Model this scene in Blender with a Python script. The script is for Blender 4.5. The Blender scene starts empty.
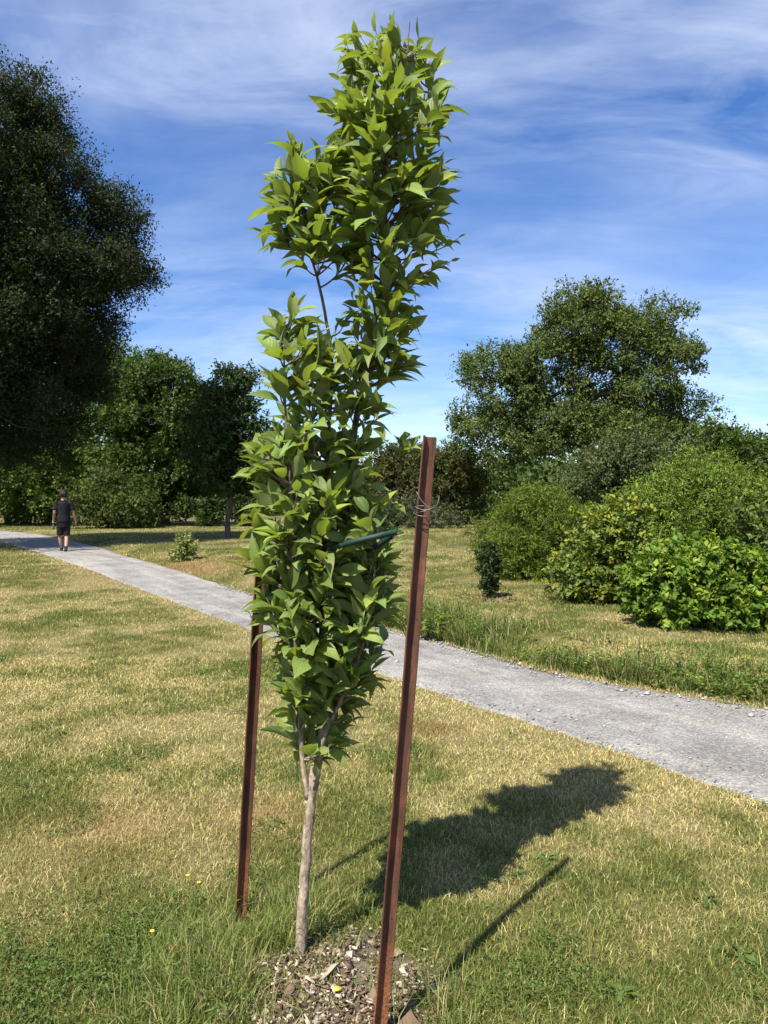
import bpy, math, numpy as np
from mathutils import Vector
C = bpy.context.scene
COL = C.collection
rng = np.random.default_rng(7)
F, HZ, CX, CAMH = 770.0, 505.0, 384.0, 1.6
R = math.radians

# ------------------------------------------------------------------ helpers
def lin(r, g, b):
    f = lambda c: (c/255/12.92) if c/255 <= .04045 else ((c/255+.055)/1.055)**2.4
    return np.array([f(r), f(g), f(b)])

def sstep(a, b, x):
    t = np.clip((x-a)/(b-a), 0, 1)
    return t*t*(3-2*t)

def _hash(ix, iy, seed):
    h = (ix.astype(np.int64)*374761393 + iy.astype(np.int64)*668265263 + seed*1442695041) & 0xffffffff
    h = ((h ^ (h >> 13))*1274126177) & 0xffffffff
    return ((h ^ (h >> 16)) & 0xffff)/65535.0

def vnoise(x, y, seed=0):
    x = np.asarray(x, float); y = np.asarray(y, float)
    ix = np.floor(x); iy = np.floor(y); fx = x-ix; fy = y-iy
    fx = fx*fx*(3-2*fx); fy = fy*fy*(3-2*fy)
    a = _hash(ix, iy, seed); b = _hash(ix+1, iy, seed); c = _hash(ix, iy+1, seed); d = _hash(ix+1, iy+1, seed)
    return a*(1-fx)*(1-fy)+b*fx*(1-fy)+c*(1-fx)*fy+d*fx*fy

def fbm(x, y, seed=0, octv=4):
    s = 0; a = .5; t = 0
    for k in range(octv):
        s = s+a*vnoise(x*2**k+k*17.3, y*2**k-k*9.1, seed+k*31); t += a; a *= .5
    return s/t

def nrm(v):
    return v/np.maximum(np.linalg.norm(v, axis=-1, keepdims=True), 1e-9)

def mesh_obj(name, V, polys, mat, parent=None, col=None, uv=None, smooth=False):
    """V (n,3); polys: list of int arrays (m,k) of constant k"""
    me = bpy.data.meshes.new(name)
    V = np.asarray(V, np.float32)
    me.vertices.add(len(V)); me.vertices.foreach_set('co', V.ravel())
    polys = [np.asarray(p, np.int32) for p in polys if len(p)]
    idx = np.concatenate([p.ravel() for p in polys])
    tot = np.concatenate([np.full(len(p), p.shape[1], np.int32) for p in polys])
    st = np.concatenate([[0], np.cumsum(tot)[:-1]]).astype(np.int32)
    me.loops.add(len(idx)); me.loops.foreach_set('vertex_index', idx)
    me.polygons.add(len(tot)); me.polygons.foreach_set('loop_start', st); me.polygons.foreach_set('loop_total', tot)
    if smooth:
        me.polygons.foreach_set('use_smooth', np.ones(len(tot), bool))
    if col is not None:
        ca = me.color_attributes.new('Col', 'FLOAT_COLOR', 'POINT')
        c4 = np.ones((len(V), 4), np.float32); c4[:, :3] = col
        ca.data.foreach_set('color', c4.ravel())
    if uv is not None:
        u = me.uv_layers.new(name='UV')
        u.data.foreach_set('uv', np.asarray(uv, np.float32)[idx].ravel())
    me.materials.append(mat)
    me.update(calc_edges=True); me.validate()
    o = bpy.data.objects.new(name, me); COL.objects.link(o)
    if parent is not None:
        o.parent = parent
        o.matrix_parent_inverse.identity()
        o.location = -np.array(parent.location)
    return o

def tag(o, label=None, cat=None, group=None, kind=None):
    if label: o['label'] = label
    if cat: o['category'] = cat
    if group: o['group'] = group
    if kind: o['kind'] = kind
    return o

def thing(name, loc, label, cat, group=None):
    o = bpy.data.objects.new(name, None); COL.objects.link(o)
    o.location = tuple(float(v) for v in loc); o.empty_display_size = .1
    return tag(o, label, cat, group)

class MB:
    def __init__(s): s.V = []; s.P = {3: [], 4: []}; s.n = 0; s.c = []
    def add(s, V, faces, col=None):
        V = np.asarray(V, float)
        for k, f in faces.items():
            if len(f): s.P.setdefault(k, []).append(np.asarray(f)+s.n)
        s.V.append(V); s.n += len(V)
        if col is not None: s.c.append(np.broadcast_to(col, (len(V), 3)))
    def tube(s, pts, rad, sides=6, col=None, cap=True, bump=0):
        pts = np.asarray(pts, float); rad = np.broadcast_to(rad, (len(pts),))
        t = nrm(np.gradient(pts, axis=0))
        ref = np.array([1., .13, .07]) if abs(t[:, 0]).mean() < .8 else np.array([.1, 1., .2])
        a = nrm(np.cross(t, ref)); b = np.cross(t, a)
        th = np.arange(sides)/sides*2*np.pi
        rr = rad[:, None]*(1+bump*rng.normal(size=(len(pts), sides)))
        V = pts[:, None]+rr[..., None]*(np.cos(th)[None, :, None]*a[:, None]+np.sin(th)[None, :, None]*b[:, None])
        n = len(pts); i = np.arange(n-1)[:, None]*sides; j = np.arange(sides)[None]; j2 = (j+1) % sides
        q = np.stack([i+j, i+j2, i+sides+j2, i+sides+j], -1).reshape(-1, 4)
        f = {4: q}
        if cap:
            f[sides] = np.array([np.arange(sides)[::-1], (n-1)*sides+np.arange(sides)])
        s.add(V.reshape(-1, 3), f, col)
    def build(s, name, mat, parent=None, smooth=False):
        polys = [np.concatenate(p) for p in s.P.values() if p]
        return mesh_obj(name, np.concatenate(s.V), polys, mat, parent, np.concatenate(s.c) if s.c else None, smooth=smooth)

def spline(pts, n):
    pts = np.asarray(pts, float); m = len(pts)
    p = np.vstack([2*pts[0]-pts[1], pts, 2*pts[-1]-pts[-2]])
    out = []
    for t in np.linspace(0, m-1, n):
        i = min(int(t), m-2); f = t-i; a, b, c, d = p[i:i+4]
        out.append(.5*((2*b)+(-a+c)*f+(2*a-5*b+4*c-d)*f*f+(-a+3*b-3*c+d)*f**3))
    return np.array(out)

# ------------------------------------------------------------------ materials
def mat(name):
    m = bpy.data.materials.new(name); m.use_nodes = True
    nt = m.node_tree; nt.nodes.clear()
    out = nt.nodes.new('ShaderNodeOutputMaterial')
    return m, nt, out

def N(nt, t, **kw):
    n = nt.nodes.new(t)
    for k, v in kw.items():
        if k.startswith('i_'):
            key = k[2:]; key = int(key) if key.isdigit() else key
            n.inputs[key].default_value = v
        else: setattr(n, k, v)
    return n

def noise(nt, vec, scale, detail=4, rough=.55, dist=0):
    n = N(nt, 'ShaderNodeTexNoise'); n.inputs['Scale'].default_value = scale
    n.inputs['Detail'].default_value = detail; n.inputs['Roughness'].default_value = rough; n.inputs['Distortion'].default_value = dist
    if vec is not None: nt.links.new(vec, n.inputs['Vector'])
    return n.outputs['Fac']

def ramp(nt, fac, stops):
    n = N(nt, 'ShaderNodeValToRGB'); e = n.color_ramp.elements
    while len(e) < len(stops): e.new(.5)
    for el, (p, c) in zip(e, stops):
        el.position = p; el.color = (*(c if hasattr(c, '__len__') else (c, c, c)), 1)
    nt.links.new(fac, n.inputs['Fac']); return n.outputs['Color']

def mix(nt, a, b, fac, blend='MIX'):
    n = N(nt, 'ShaderNodeMix', data_type='RGBA', blend_type=blend)
    for sock, v in ((n.inputs[0], fac), (n.inputs[6], a), (n.inputs[7], b)):
        if hasattr(v, 'is_output'): nt.links.new(v, sock)
        else: sock.default_value = v if not hasattr(v, '__len__') else (*v, 1)
    return n.outputs[2]

def math_(nt, op, a, b=0.0, clamp=False):
    n = N(nt, 'ShaderNodeMath', operation=op, use_clamp=clamp)
    for sock, v in ((n.inputs[0], a), (n.inputs[1], b)):
        if hasattr(v, 'is_output'): nt.links.new(v, sock)
        else: sock.default_value = v
    return n.outputs[0]

def leaf_mat(name, trans=.35, rough=.45, spec=.4, tint=(1.25, 1.3, .45), var=.25, scale=8, back=None, veins=False):
    m, nt, out = mat(name)
    at = N(nt, 'ShaderNodeAttribute', attribute_name='Col').outputs['Color']
    pos = N(nt, 'ShaderNodeNewGeometry')
    f = noise(nt, pos.outputs['Position'], scale, 3)
    c = mix(nt, at, mix(nt, at, (1-var, 1-var, 1-var*1.2), 1.0, 'MULTIPLY'), f)
    bumpn = None
    if veins:
        uvn = N(nt, 'ShaderNodeUVMap', uv_map='UV').outputs['UV']
        sp = N(nt, 'ShaderNodeSeparateXYZ'); nt.links.new(uvn, sp.inputs[0])
        ax = math_(nt, 'ABSOLUTE', math_(nt, 'SUBTRACT', sp.outputs['X'], .5))
        ph = math_(nt, 'SUBTRACT', math_(nt, 'MULTIPLY', sp.outputs['Y'], 44.0), math_(nt, 'MULTIPLY', ax, 34.0))
        vn = math_(nt, 'POWER', math_(nt, 'ADD', math_(nt, 'MULTIPLY', math_(nt, 'SINE', ph), .5), .5), 5.0)
        mid = math_(nt, 'LESS_THAN', ax, .022)
        vv = math_(nt, 'MAXIMUM', vn, math_(nt, 'MULTIPLY', mid, 1.5))
        c = mix(nt, c, mix(nt, c, (1.25, 1.22, 1.2), 1.0, 'MULTIPLY'), math_(nt, 'MULTIPLY', vv, .55))
        b = N(nt, 'ShaderNodeBump'); b.inputs['Strength'].default_value = .35; b.inputs['Distance'].default_value = .003
        nt.links.new(math_(nt, 'SUBTRACT', 1.0, vv), b.inputs['Height']); bumpn = b.outputs['Normal']
    if veins:
        c = mix(nt, c, (.20, .13, .035), math_(nt, 'MULTIPLY', ramp(nt, noise(nt, pos.outputs['Position'], 70, 3, .6), [(.66, 0.), (.72, 1.)]), .6))
    if back is not None:
        c = mix(nt, c, mix(nt, c, back, .6), pos.outputs['Backfacing'])
    p = N(nt, 'ShaderNodeBsdfPrincipled')
    p.inputs['Roughness'].default_value = rough; p.inputs['Specular IOR Level'].default_value = spec
    nt.links.new(c, p.inputs['Base Color'])
    t = N(nt, 'ShaderNodeBsdfTranslucent')
    nt.links.new(mix(nt, c, tint, 1.0, 'MULTIPLY'), t.inputs['Color'])
    if bumpn: nt.links.new(bumpn, p.inputs['Normal'])
    s = N(nt, 'ShaderNodeMixShader'); s.inputs[0].default_value = trans
    nt.links.new(p.outputs[0], s.inputs[1]); nt.links.new(t.outputs[0], s.inputs[2]); nt.links.new(s.outputs[0], out.inputs[0])
    return m

def bark_mat(name, c1, c2, scale=30, stretch=.25):
    m, nt, out = mat(name)
    pos = N(nt, 'ShaderNodeNewGeometry').outputs['Position']
    mp = N(nt, 'ShaderNodeMapping'); mp.inputs['Scale'].default_value = (1, 1, stretch); nt.links.new(pos, mp.inputs['Vector'])
    f = noise(nt, mp.outputs[0], scale, 6, .65, .6)
    g = noise(nt, pos, scale*.25, 4)
    c = ramp(nt, f, [(.3, c1), (.68, c2)])
    c = mix(nt, c, mix(nt, c, (.62, .62, .62), 1.0, 'MULTIPLY'), ramp(nt, g, [(.4, 0.), (.65, 1.)]))
    p = N(nt, 'ShaderNodeBsdfPrincipled'); p.inputs['Roughness'].default_value = .9; p.inputs['Specular IOR Level'].default_value = .15
    nt.links.new(c, p.inputs['Base Color'])
    b = N(nt, 'ShaderNodeBump'); b.inputs['Strength'].default_value = .7; b.inputs['Distance'].default_value = .01
    nt.links.new(f, b.inputs['Height']); nt.links.new(b.outputs[0], p.inputs['Normal'])
    nt.links.new(p.outputs[0], out.inputs[0]); return m

def plain_mat(name, c, rough=.6, spec=.3, metal=0, var=.2, scale=40, bump=.0):
    m, nt, out = mat(name)
    pos = N(nt, 'ShaderNodeTexCoord').outputs['Object']
    f = noise(nt, pos, scale, 5)
    cc = mix(nt, tuple(c), tuple(np.array(c)*(1-var)), f)
    p = N(nt, 'ShaderNodeBsdfPrincipled'); p.inputs['Roughness'].default_value = rough; p.inputs['Specular IOR Level'].default_value = spec
    p.inputs['Metallic'].default_value = metal
    nt.links.new(cc, p.inputs['Base Color'])
    if bump:
        b = N(nt, 'ShaderNodeBump'); b.inputs['Strength'].default_value = bump; b.inputs['Distance'].default_value = .004
        nt.links.new(f, b.inputs['Height']); nt.links.new(b.outputs[0], p.inputs['Normal'])
    nt.links.new(p.outputs[0], out.inputs[0]); return m

def attr_mat(name, rough=.9, spec=.2, var=.3, scale=60, bump=.4, dist=.004):
    m, nt, out = mat(name)
    at = N(nt, 'ShaderNodeAttribute', attribute_name='Col').outputs['Color']
    pos = N(nt, 'ShaderNodeNewGeometry').outputs['Position']
    f = noise(nt, pos, scale, 5, .65)
    c = mix(nt, mix(nt, at, (1-var, 1-var, 1-var), 1.0, 'MULTIPLY'), mix(nt, at, (1+var, 1+var, 1+var), 1.0, 'MULTIPLY'), f)
    p = N(nt, 'ShaderNodeBsdfPrincipled'); p.inputs['Roughness'].default_value = rough; p.inputs['Specular IOR Level'].default_value = spec
    nt.links.new(c, p.inputs['Base Color'])
    b = N(nt, 'ShaderNodeBump'); b.inputs['Strength'].default_value = bump; b.inputs['Distance'].default_value = dist
    nt.links.new(f, b.inputs['Height']); nt.links.new(b.outputs[0], p.inputs['Normal'])
    nt.links.new(p.outputs[0], out.inputs[0]); return m

# ------------------------------------------------------------------ light, sky, camera
SUN_EL, SUN_AZ = 55.5, 34.0            # azimuth: sun stands behind the camera, this far to its left
sdir = np.array([-math.sin(R(SUN_AZ))*math.cos(R(SUN_EL)), -math.cos(R(SUN_AZ))*math.cos(R(SUN_EL)), math.sin(R(SUN_EL))])
sl = bpy.data.lights.new('sun', 'SUN'); sl.energy = 5.0; sl.angle = R(.53); sl.color = (1, .945, .85)
so = bpy.data.objects.new('sun', sl); COL.objects.link(so)
so.rotation_euler = Vector(-sdir).to_track_quat('-Z', 'Y').to_euler(); so.location = (-6, -9, 15)

w = bpy.data.worlds.new('World'); C.world = w; w.use_nodes = True
nt = w.node_tree; nt.nodes.clear()
wo = nt.nodes.new('ShaderNodeOutputWorld'); bg = nt.nodes.new('ShaderNodeBackground')
sky = nt.nodes.new('ShaderNodeTexSky'); sky.sky_type = 'NISHITA'; sky.sun_disc = False
sky.sun_elevation = R(SUN_EL); sky.sun_rotation = math.atan2(sdir[0], sdir[1])
sky.altitude = 100; sky.air_density = 1.0; sky.dust_density = .25; sky.ozone_density = 3.2
tc = nt.nodes.new('ShaderNodeTexCoord'); sp = nt.nodes.new('ShaderNodeSeparateXYZ'); nt.links.new(tc.outputs['Generated'], sp.inputs[0])
zz = math_(nt, 'ADD', math_(nt, 'MAXIMUM', sp.outputs['Z'], 0.0), .22)
cu = nt.nodes.new('ShaderNodeCombineXYZ')
nt.links.new(math_(nt, 'DIVIDE', sp.outputs['X'], zz), cu.inputs[0]); nt.links.new(math_(nt, 'DIVIDE', sp.outputs['Y'], zz), cu.inputs[1])
def cmap(rot, sx, sy, ox=0, oy=0):
    mp = nt.nodes.new('ShaderNodeMapping'); mp.inputs['Rotation'].default_value = (0, 0, R(rot)); mp.inputs['Scale'].default_value = (sx, sy, 1)
    mp.inputs['Location'].default_value = (ox, oy, 0); nt.links.new(cu.outputs[0], mp.inputs['Vector']); return mp.outputs[0]
n1 = noise(nt, cmap(52, .9, 1.5, 3.1, .4), 1.25, 7, .56, .5)
n2 = noise(nt, cmap(30, 1.0, 2.4, 1.7, 5.0), 2.3, 9, .62, .7)
n3 = noise(nt, cmap(-30, .8, 1.2, 7, 2), .9, 3, .5, .3)
vs = ramp(nt, n1, [(.40, 0.), (.74, 1.)])
fs = ramp(nt, n2, [(.42, 0.), (.72, 1.)])
bs = ramp(nt, n3, [(.35, 0.25), (.62, 1.)])
cf = math_(nt, 'MULTIPLY', math_(nt, 'ADD', math_(nt, 'MULTIPLY', vs, .75), math_(nt, 'MULTIPLY', fs, .38)), bs, True)
hue = nt.nodes.new('ShaderNodeHueSaturation'); hue.inputs['Hue'].default_value = .512; hue.inputs['Saturation'].default_value = 1.26; hue.inputs['Value'].default_value = 1.0
nt.links.new(sky.outputs[0], hue.inputs['Color'])
fin = mix(nt, hue.outputs[0], (6.9, 7.5, 8.6), math_(nt, 'MULTIPLY', cf, .68))
nt.links.new(fin, bg.inputs['Color']); bg.inputs['Strength'].default_value = .088
nt.links.new(bg.outputs[0], wo.inputs[0])

cd = bpy.data.cameras.new('camera'); co = bpy.data.objects.new('camera', cd); COL.objects.link(co)
co.location = (0, 0, CAMH); co.rotation_euler = (R(90)-math.atan(7/F), 0, 0)
cd.sensor_fit = 'VERTICAL'; cd.sensor_height = 24; cd.lens = 24*F/1024; cd.clip_start = .05; cd.clip_end = 2000
C.camera = co
C.view_settings.view_transform = 'Standard'; C.view_settings.look = 'None'; C.view_settings.exposure = 1.0; C.view_settings.gamma = 1
C.view_settings.use_curve_mapping = False
C.render.engine = 'CYCLES'
C.cycles.use_denoising = True
C.cycles.max_bounces = 7; C.cycles.diffuse_bounces = 3; C.cycles.glossy_bounces = 2; C.cycles.transmission_bounces = 3
C.cycles.sample_clamp_indirect = 6
C.cycles.use_adaptive_sampling = True; C.cycles.adaptive_threshold = .015

# ------------------------------------------------------------------ terrain
U = nrm(np.array([-.54, .84])); NN = np.array([U[1], -U[0]])
def sn(x, y): return U[0]*x+U[1]*y, NN[0]*x+NN[1]*y
def h0(x, y):
    s, n = sn(x, y); return .30*sstep(8, 27, s)
def unproj(px, py, hf):
    d = np.arange(1.2, 140, .01); z = CAMH-(py-HZ)/F*d; x = (px-CX)/F*d
    k = np.argmax(z <= hf(x, d)); 
    if not (z <= hf(x, d)).any(): k = len(d)-1
    return np.array([x[k], d[k], hf(x[k:k+1], d[k:k+1])[0]])
near_px = [(0, 541), (29, 550), (90, 570), (140, 589), (195, 610), (250, 630), (330, 656), (400, 681), (480, 708), (544, 729), (630, 757), (700, 783), (768, 806)]
far_px = [(0, 530.5), (40, 534), (75, 541), (124, 555), (182, 571), (250, 594), (350, 620), (448, 645), (544, 672), (616, 686), (707, 700), (768, 710)]
def edge(pxs):
    P = np.array([unproj(a, b, h0) for a, b in pxs]); s, n = sn(P[:, 0], P[:, 1]); o = np.argsort(s); return s[o], n[o]
se, ne = edge(near_px); sf, nf_ = edge(far_px)
def n_near(s): return np.where(s < se[0], ne[0], np.interp(s, se, ne))
def n_far(s): return np.where(s < sf[0], nf_[0]+.05*(sf[0]-s), np.interp(s, sf, nf_))
def wob(s, seed): return .10*(fbm(s/.9, s*0+seed, seed, 3)-.5)+.05*(vnoise(s/.12, s*0, seed+5)-.5)
def in_path(x, y, pad=0):
    s, n = sn(x, y); return (n > n_near(s)+wob(s, 3)-pad) & (n < n_far(s)+wob(s, 9)+pad)
TRUNK = np.array([-.295, 2.71])
def mulch_r(x, y):
    dx = (x+.16)/.32; dy = (y-2.46)/.38
    return np.sqrt(dx*dx+dy*dy)+.9*(fbm(x/.16, y/.16, 77, 3)-.5)
def h(x, y):
    s, n = sn(x, y); e = n_far(s); a = n_near(s)
    z = h0(x, y)+.17*sstep(e+.02, e+.9, n)*(1-.5*sstep(14, 24, s))+.10*sstep(e+2, e+14, n)
    out = np.clip(np.maximum(a-n, n-e)/.5, 0, 1)
    z = z+out*(.05*(fbm(x/2.6, y/2.6, 5, 3)-.5)+.02*(fbm(x/.45, y/.45, 8, 2)-.5))
    z = z-.03*sstep(0, .10, np.minimum(n-a, e-n))
    z = z+.012*np.exp(-(((x+.25)**2+(y-2.6)**2)/.12))
    return z
def hit(px, py): return unproj(px, py, h)
def dry(x, y):
    """0 = green, 1 = straw"""
    v = .50*fbm(x/1.1, y/1.1, 21, 4)+.34*fbm(x/.25, y/.25, 33, 3)+.16*fbm(x/4, y/4, 44, 2)
    s, n = sn(x, y)
    v = v+.13*sstep(.6, .0, n_near(s)-n)*(n < n_near(s)+.2)
    gl = np.exp(-(((x+.85)/.62)**2+((y-2.55)/.40)**2))*.32+np.exp(-(((x+.30)/.35)**2+((y-2.85)/.35)**2))*.12
    return np.clip((v-gl-.405)/.23, 0, 1)

DEADP = [(hit(165, 572), 1.6, .55), (hit(432, 731), .22, .5), (hit(268, 818), .30, .35), (hit(110, 830), .45, .25)]
def dead(x, y):
    v = 0*x
    for c_, r_, a_ in DEADP: v = np.maximum(v, a_*np.exp(-((x-c_[0])**2+(y-c_[1])**2)/r_**2))
    return np.clip(v*(.4+1.2*fbm(x/.25, y/.25, 12, 3)), 0, 1)[:, None]
brown = np.array([.33, .19, .085])
def axis(d0, d1, st, lo, hi, gr):
    a = list(np.arange(d0, d1, st)); v = d1; s = st
    while v < hi: a.append(v); s *= gr; v += s
    v = d0-st; s = st; b = []
    while v > lo: b.append(v); s *= gr; v -= s
    return np.array(b[::-1]+a)
gx = axis(-7, 7, .07, -400, 400, 1.09); gy = axis(1.2, 13, .07, -120, 700, 1.07)
X, Y = np.meshgrid(gx, gy); X = X.ravel(); Y = Y.ravel(); Z = h(X, Y)
nx, ny = len(gx), len(gy)
i = (np.arange(ny-1)[:, None]*nx+np.arange(nx-1)[None]).ravel()
quads = np.stack([i, i+1, i+1+nx, i+nx], -1)
straw = np.array([.520, .425, .200]); green = np.array([.110, .155, .032]); olive = np.array([.285, .278, .072]); soil = np.array([.10, .075, .045])
dv = dry(X, Y)[:, None]
gc = (straw*.34)*dv+(olive*.26)*(1-dv)
gc = gc*(1-dead(X, Y))+brown*.6*dead(X, Y)
mr = mulch_r(X, Y)[:, None]
gc = gc*(1-sstep(1.05, .8, mr))+np.array([.13, .105, .08])*sstep(1.05, .8, mr)
m_ground = attr_mat('thatch_and_soil', .95, .1, .45, 55, .8, .012)
tag(mesh_obj('ground', np.stack([X, Y, Z], -1), [quads], m_ground, col=gc, smooth=True), kind='structure')

# gravel path
sa = np.concatenate([np.arange(-8, 16, .06), np.arange(16, 60, .3)])
NP = 26
A = n_near(sa)+wob(sa, 3); B = n_far(sa)+wob(sa, 9)
tt = np.linspace(0, 1, NP)
nn_ = A[:, None]*(1-tt)+B[:, None]*tt; ss_ = np.repeat(sa[:, None], NP, 1)
PX = U[0]*ss_+NN[0]*nn_; PY = U[1]*ss_+NN[1]*nn_
PZ = h0(PX, PY)+.012*np.sin(np.pi*tt)+.004-.02*(np.abs(tt-.5) > .495)
i = (np.arange(len(sa)-1)[:, None]*NP+np.arange(NP-1)[None]).ravel()
m, nt, out = mat('limestone_gravel')
pos = N(nt, 'ShaderNodeNewGeometry').outputs['Position']
mp = N(nt, 'ShaderNodeMapping'); mp.inputs['Rotation'].default_value = (0, 0, -math.atan2(U[1], U[0])); nt.links.new(pos, mp.inputs['Vector'])
mp2 = N(nt, 'ShaderNodeMapping'); mp2.inputs['Scale'].default_value = (.12, 1.6, 1); nt.links.new(mp.outputs[0], mp2.inputs['Vector'])
trk = noise(nt, mp2.outputs[0], 2.2, 4, .6, .3)
big = noise(nt, pos, 1.6, 5, .6); fine = noise(nt, pos, 90, 6, .75); mid = noise(nt, pos, 22, 4, .6)
vor = N(nt, 'ShaderNodeTexVoronoi'); vor.inputs['Scale'].default_value = 85; nt.links.new(pos, vor.inputs['Vector'])
c = ramp(nt, fine, [(.28, (.115, .112, .11)), (.5, (.22, .214, .207)), (.74, (.43, .415, .39))])
sepc = N(nt, 'ShaderNodeSeparateColor'); nt.links.new(vor.outputs['Color'], sepc.inputs[0])
c = mix(nt, c, ramp(nt, sepc.outputs[0], [(.0, (.14, .135, .13)), (.6, (.27, .26, .245)), (1, (.54, .51, .46))]), .5)
c = mix(nt, c, (1.30, 1.27, 1.2), ramp(nt, trk, [(.42, 0.), (.6, 1.)]), 'MULTIPLY')
c = mix(nt, c, (.66, .64, .60), math_(nt, 'MULTIPLY', ramp(nt, noise(nt, pos, 5.5, 6, .7, .5), [(.56, 0.), (.70, 1.)]), .8), 'MULTIPLY')
c = mix(nt, c, (.72, .71, .69), ramp(nt, big, [(.42, 0.), (.65, 1.)]), 'MULTIPLY')
p = N(nt, 'ShaderNodeBsdfPrincipled'); p.inputs['Roughness'].default_value = .95; p.inputs['Specular IOR Level'].default_value = .15
nt.links.new(c, p.inputs['Base Color'])
b = N(nt, 'ShaderNodeBump'); b.inputs['Strength'].default_value = .9; b.inputs['Distance'].default_value = .01
nt.links.new(math_(nt, 'ADD', math_(nt, 'ADD', fine, mid), vor.outputs['Distance']), b.inputs['Height']); nt.links.new(b.outputs[0], p.inputs['Normal'])
nt.links.new(p.outputs[0], out.inputs[0])
tag(mesh_obj('path', np.stack([PX, PY, PZ], -1).reshape(-1, 3), [np.stack([i, i+NP, i+1+NP, i+1], -1)], m, smooth=True), kind='structure')

# loose stones on the path
_oct = np.array([[1, 0, 0], [-1, 0, 0], [0, 1, 0], [0, -1, 0], [0, 0, 1], [0, 0, -1], [.62, .62, .5], [-.62, -.62, .5]], float)
_octf = np.array([[0, 2, 4], [2, 1, 4], [1, 3, 4], [3, 0, 4], [2, 0, 5], [1, 2, 5], [3, 1, 5], [0, 3, 5]])
def pebbles(P, size, col):
    n = len(P); V = _oct[:6][None]*size[:, None, None]*rng.uniform(.6, 1.25, (n, 6, 3))*np.array([1, 1, .62])
    a = rng.uniform(0, 6.28, n); ca, sa_ = np.cos(a)[:, None], np.sin(a)[:, None]
    x = V[..., 0]*ca-V[..., 1]*sa_; y = V[..., 0]*sa_+V[..., 1]*ca
    V = np.stack([x, y, V[..., 2]], -1)+P[:, None]
    f = (_octf[None]+np.arange(n)[:, None, None]*6).reshape(-1, 3)
    return V.reshape(-1, 3), f, np.repeat(col, 6, 0)
n = 10000
s_ = -4+18*rng.random(n)**1.3; t_ = np.where(rng.random(n) < .5, rng.beta(6, 1.1, n), rng.random(n)); t_ = np.where(rng.random(n) < .10, -.03+.08*rng.random(n), t_); t_ = t_*1.03
a_ = n_near(s_); b_ = n_far(s_); q = a_+(b_-a_)*t_
x = U[0]*s_+NN[0]*q; y = U[1]*s_+NN[1]*q
sz = rng.lognormal(-5.15, .42, n)*(1+.5*(t_ > .85))
z = np.where((q < b_) & (q > a_), h0(x, y)+.014, h(x, y))+sz*.2
g = rng.uniform(.13, .40, n)[:, None]*np.array([1, .97, .92])
V, f, c_ = pebbles(np.stack([x, y, z], -1), sz, g)
m_stone = attr_mat('pale_stone', .9, .2, .25, 120, .3)
tag(mesh_obj('gravel', V, [f], m_stone, col=c_), 'pale crushed stones strewn along the edges of the gravel path', 'gravel', kind='stuff')

# ------------------------------------------------------------------ grass
def blades(P, hgt, wid, lean, az, col, seg=2):
    n = len(P); d = np.stack([np.cos(az), np.sin(az), 0*az], -1); sd = np.stack([-np.sin(az), np.cos(az), 0*az], -1)
    tw = rng.uniform(-1.2, 1.2, n); side = nrm(sd*np.cos(tw)[:, None]+d*np.sin(tw)[:, None])*wid[:, None]*.5
    L = lean[:, None]; H = hgt[:, None]; up = np.array([0, 0, 1.])
    tip = P+d*L*H+up*H*np.sqrt(np.clip(1-.75*L*L, .06, 1))
    if seg == 1:
        V = np.stack([P-side, P+side, tip], 1); f = np.arange(n)[:, None]*3+np.array([0, 1, 2]); k = 3
    else:
        mid = P+d*L*H*.33+up*H*.56*np.sqrt(np.clip(1-.35*L*L, .1, 1))
        V = np.stack([P-side, P+side, mid+side*.8, mid-side*.8, tip], 1); k = 5
        f = (np.arange(n)[:, None, None]*5+np.array([[0, 1, 2], [0, 2, 3], [3, 2, 4]])[None]).reshape(-1, 3)
    cc = np.repeat(col[:, None], k, 1)
    return V.reshape(-1, 3), f, cc.reshape(-1, 3)
class Acc:
    def __init__(s): s.V = []; s.F = []; s.c = []; s.n = 0
    def add(s, V, f, c): s.V.append(V); s.F.append(f+s.n); s.c.append(c); s.n += len(V)
    def obj(s, name, m, parent=None): return mesh_obj(name, np.concatenate(s.V), [np.concatenate(s.F)], m, parent, np.concatenate(s.c))
m_grass = leaf_mat('grass_blades', .28, .6, .25, (1.2, 1.2, .6), .15, 4)
G = Acc()
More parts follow.
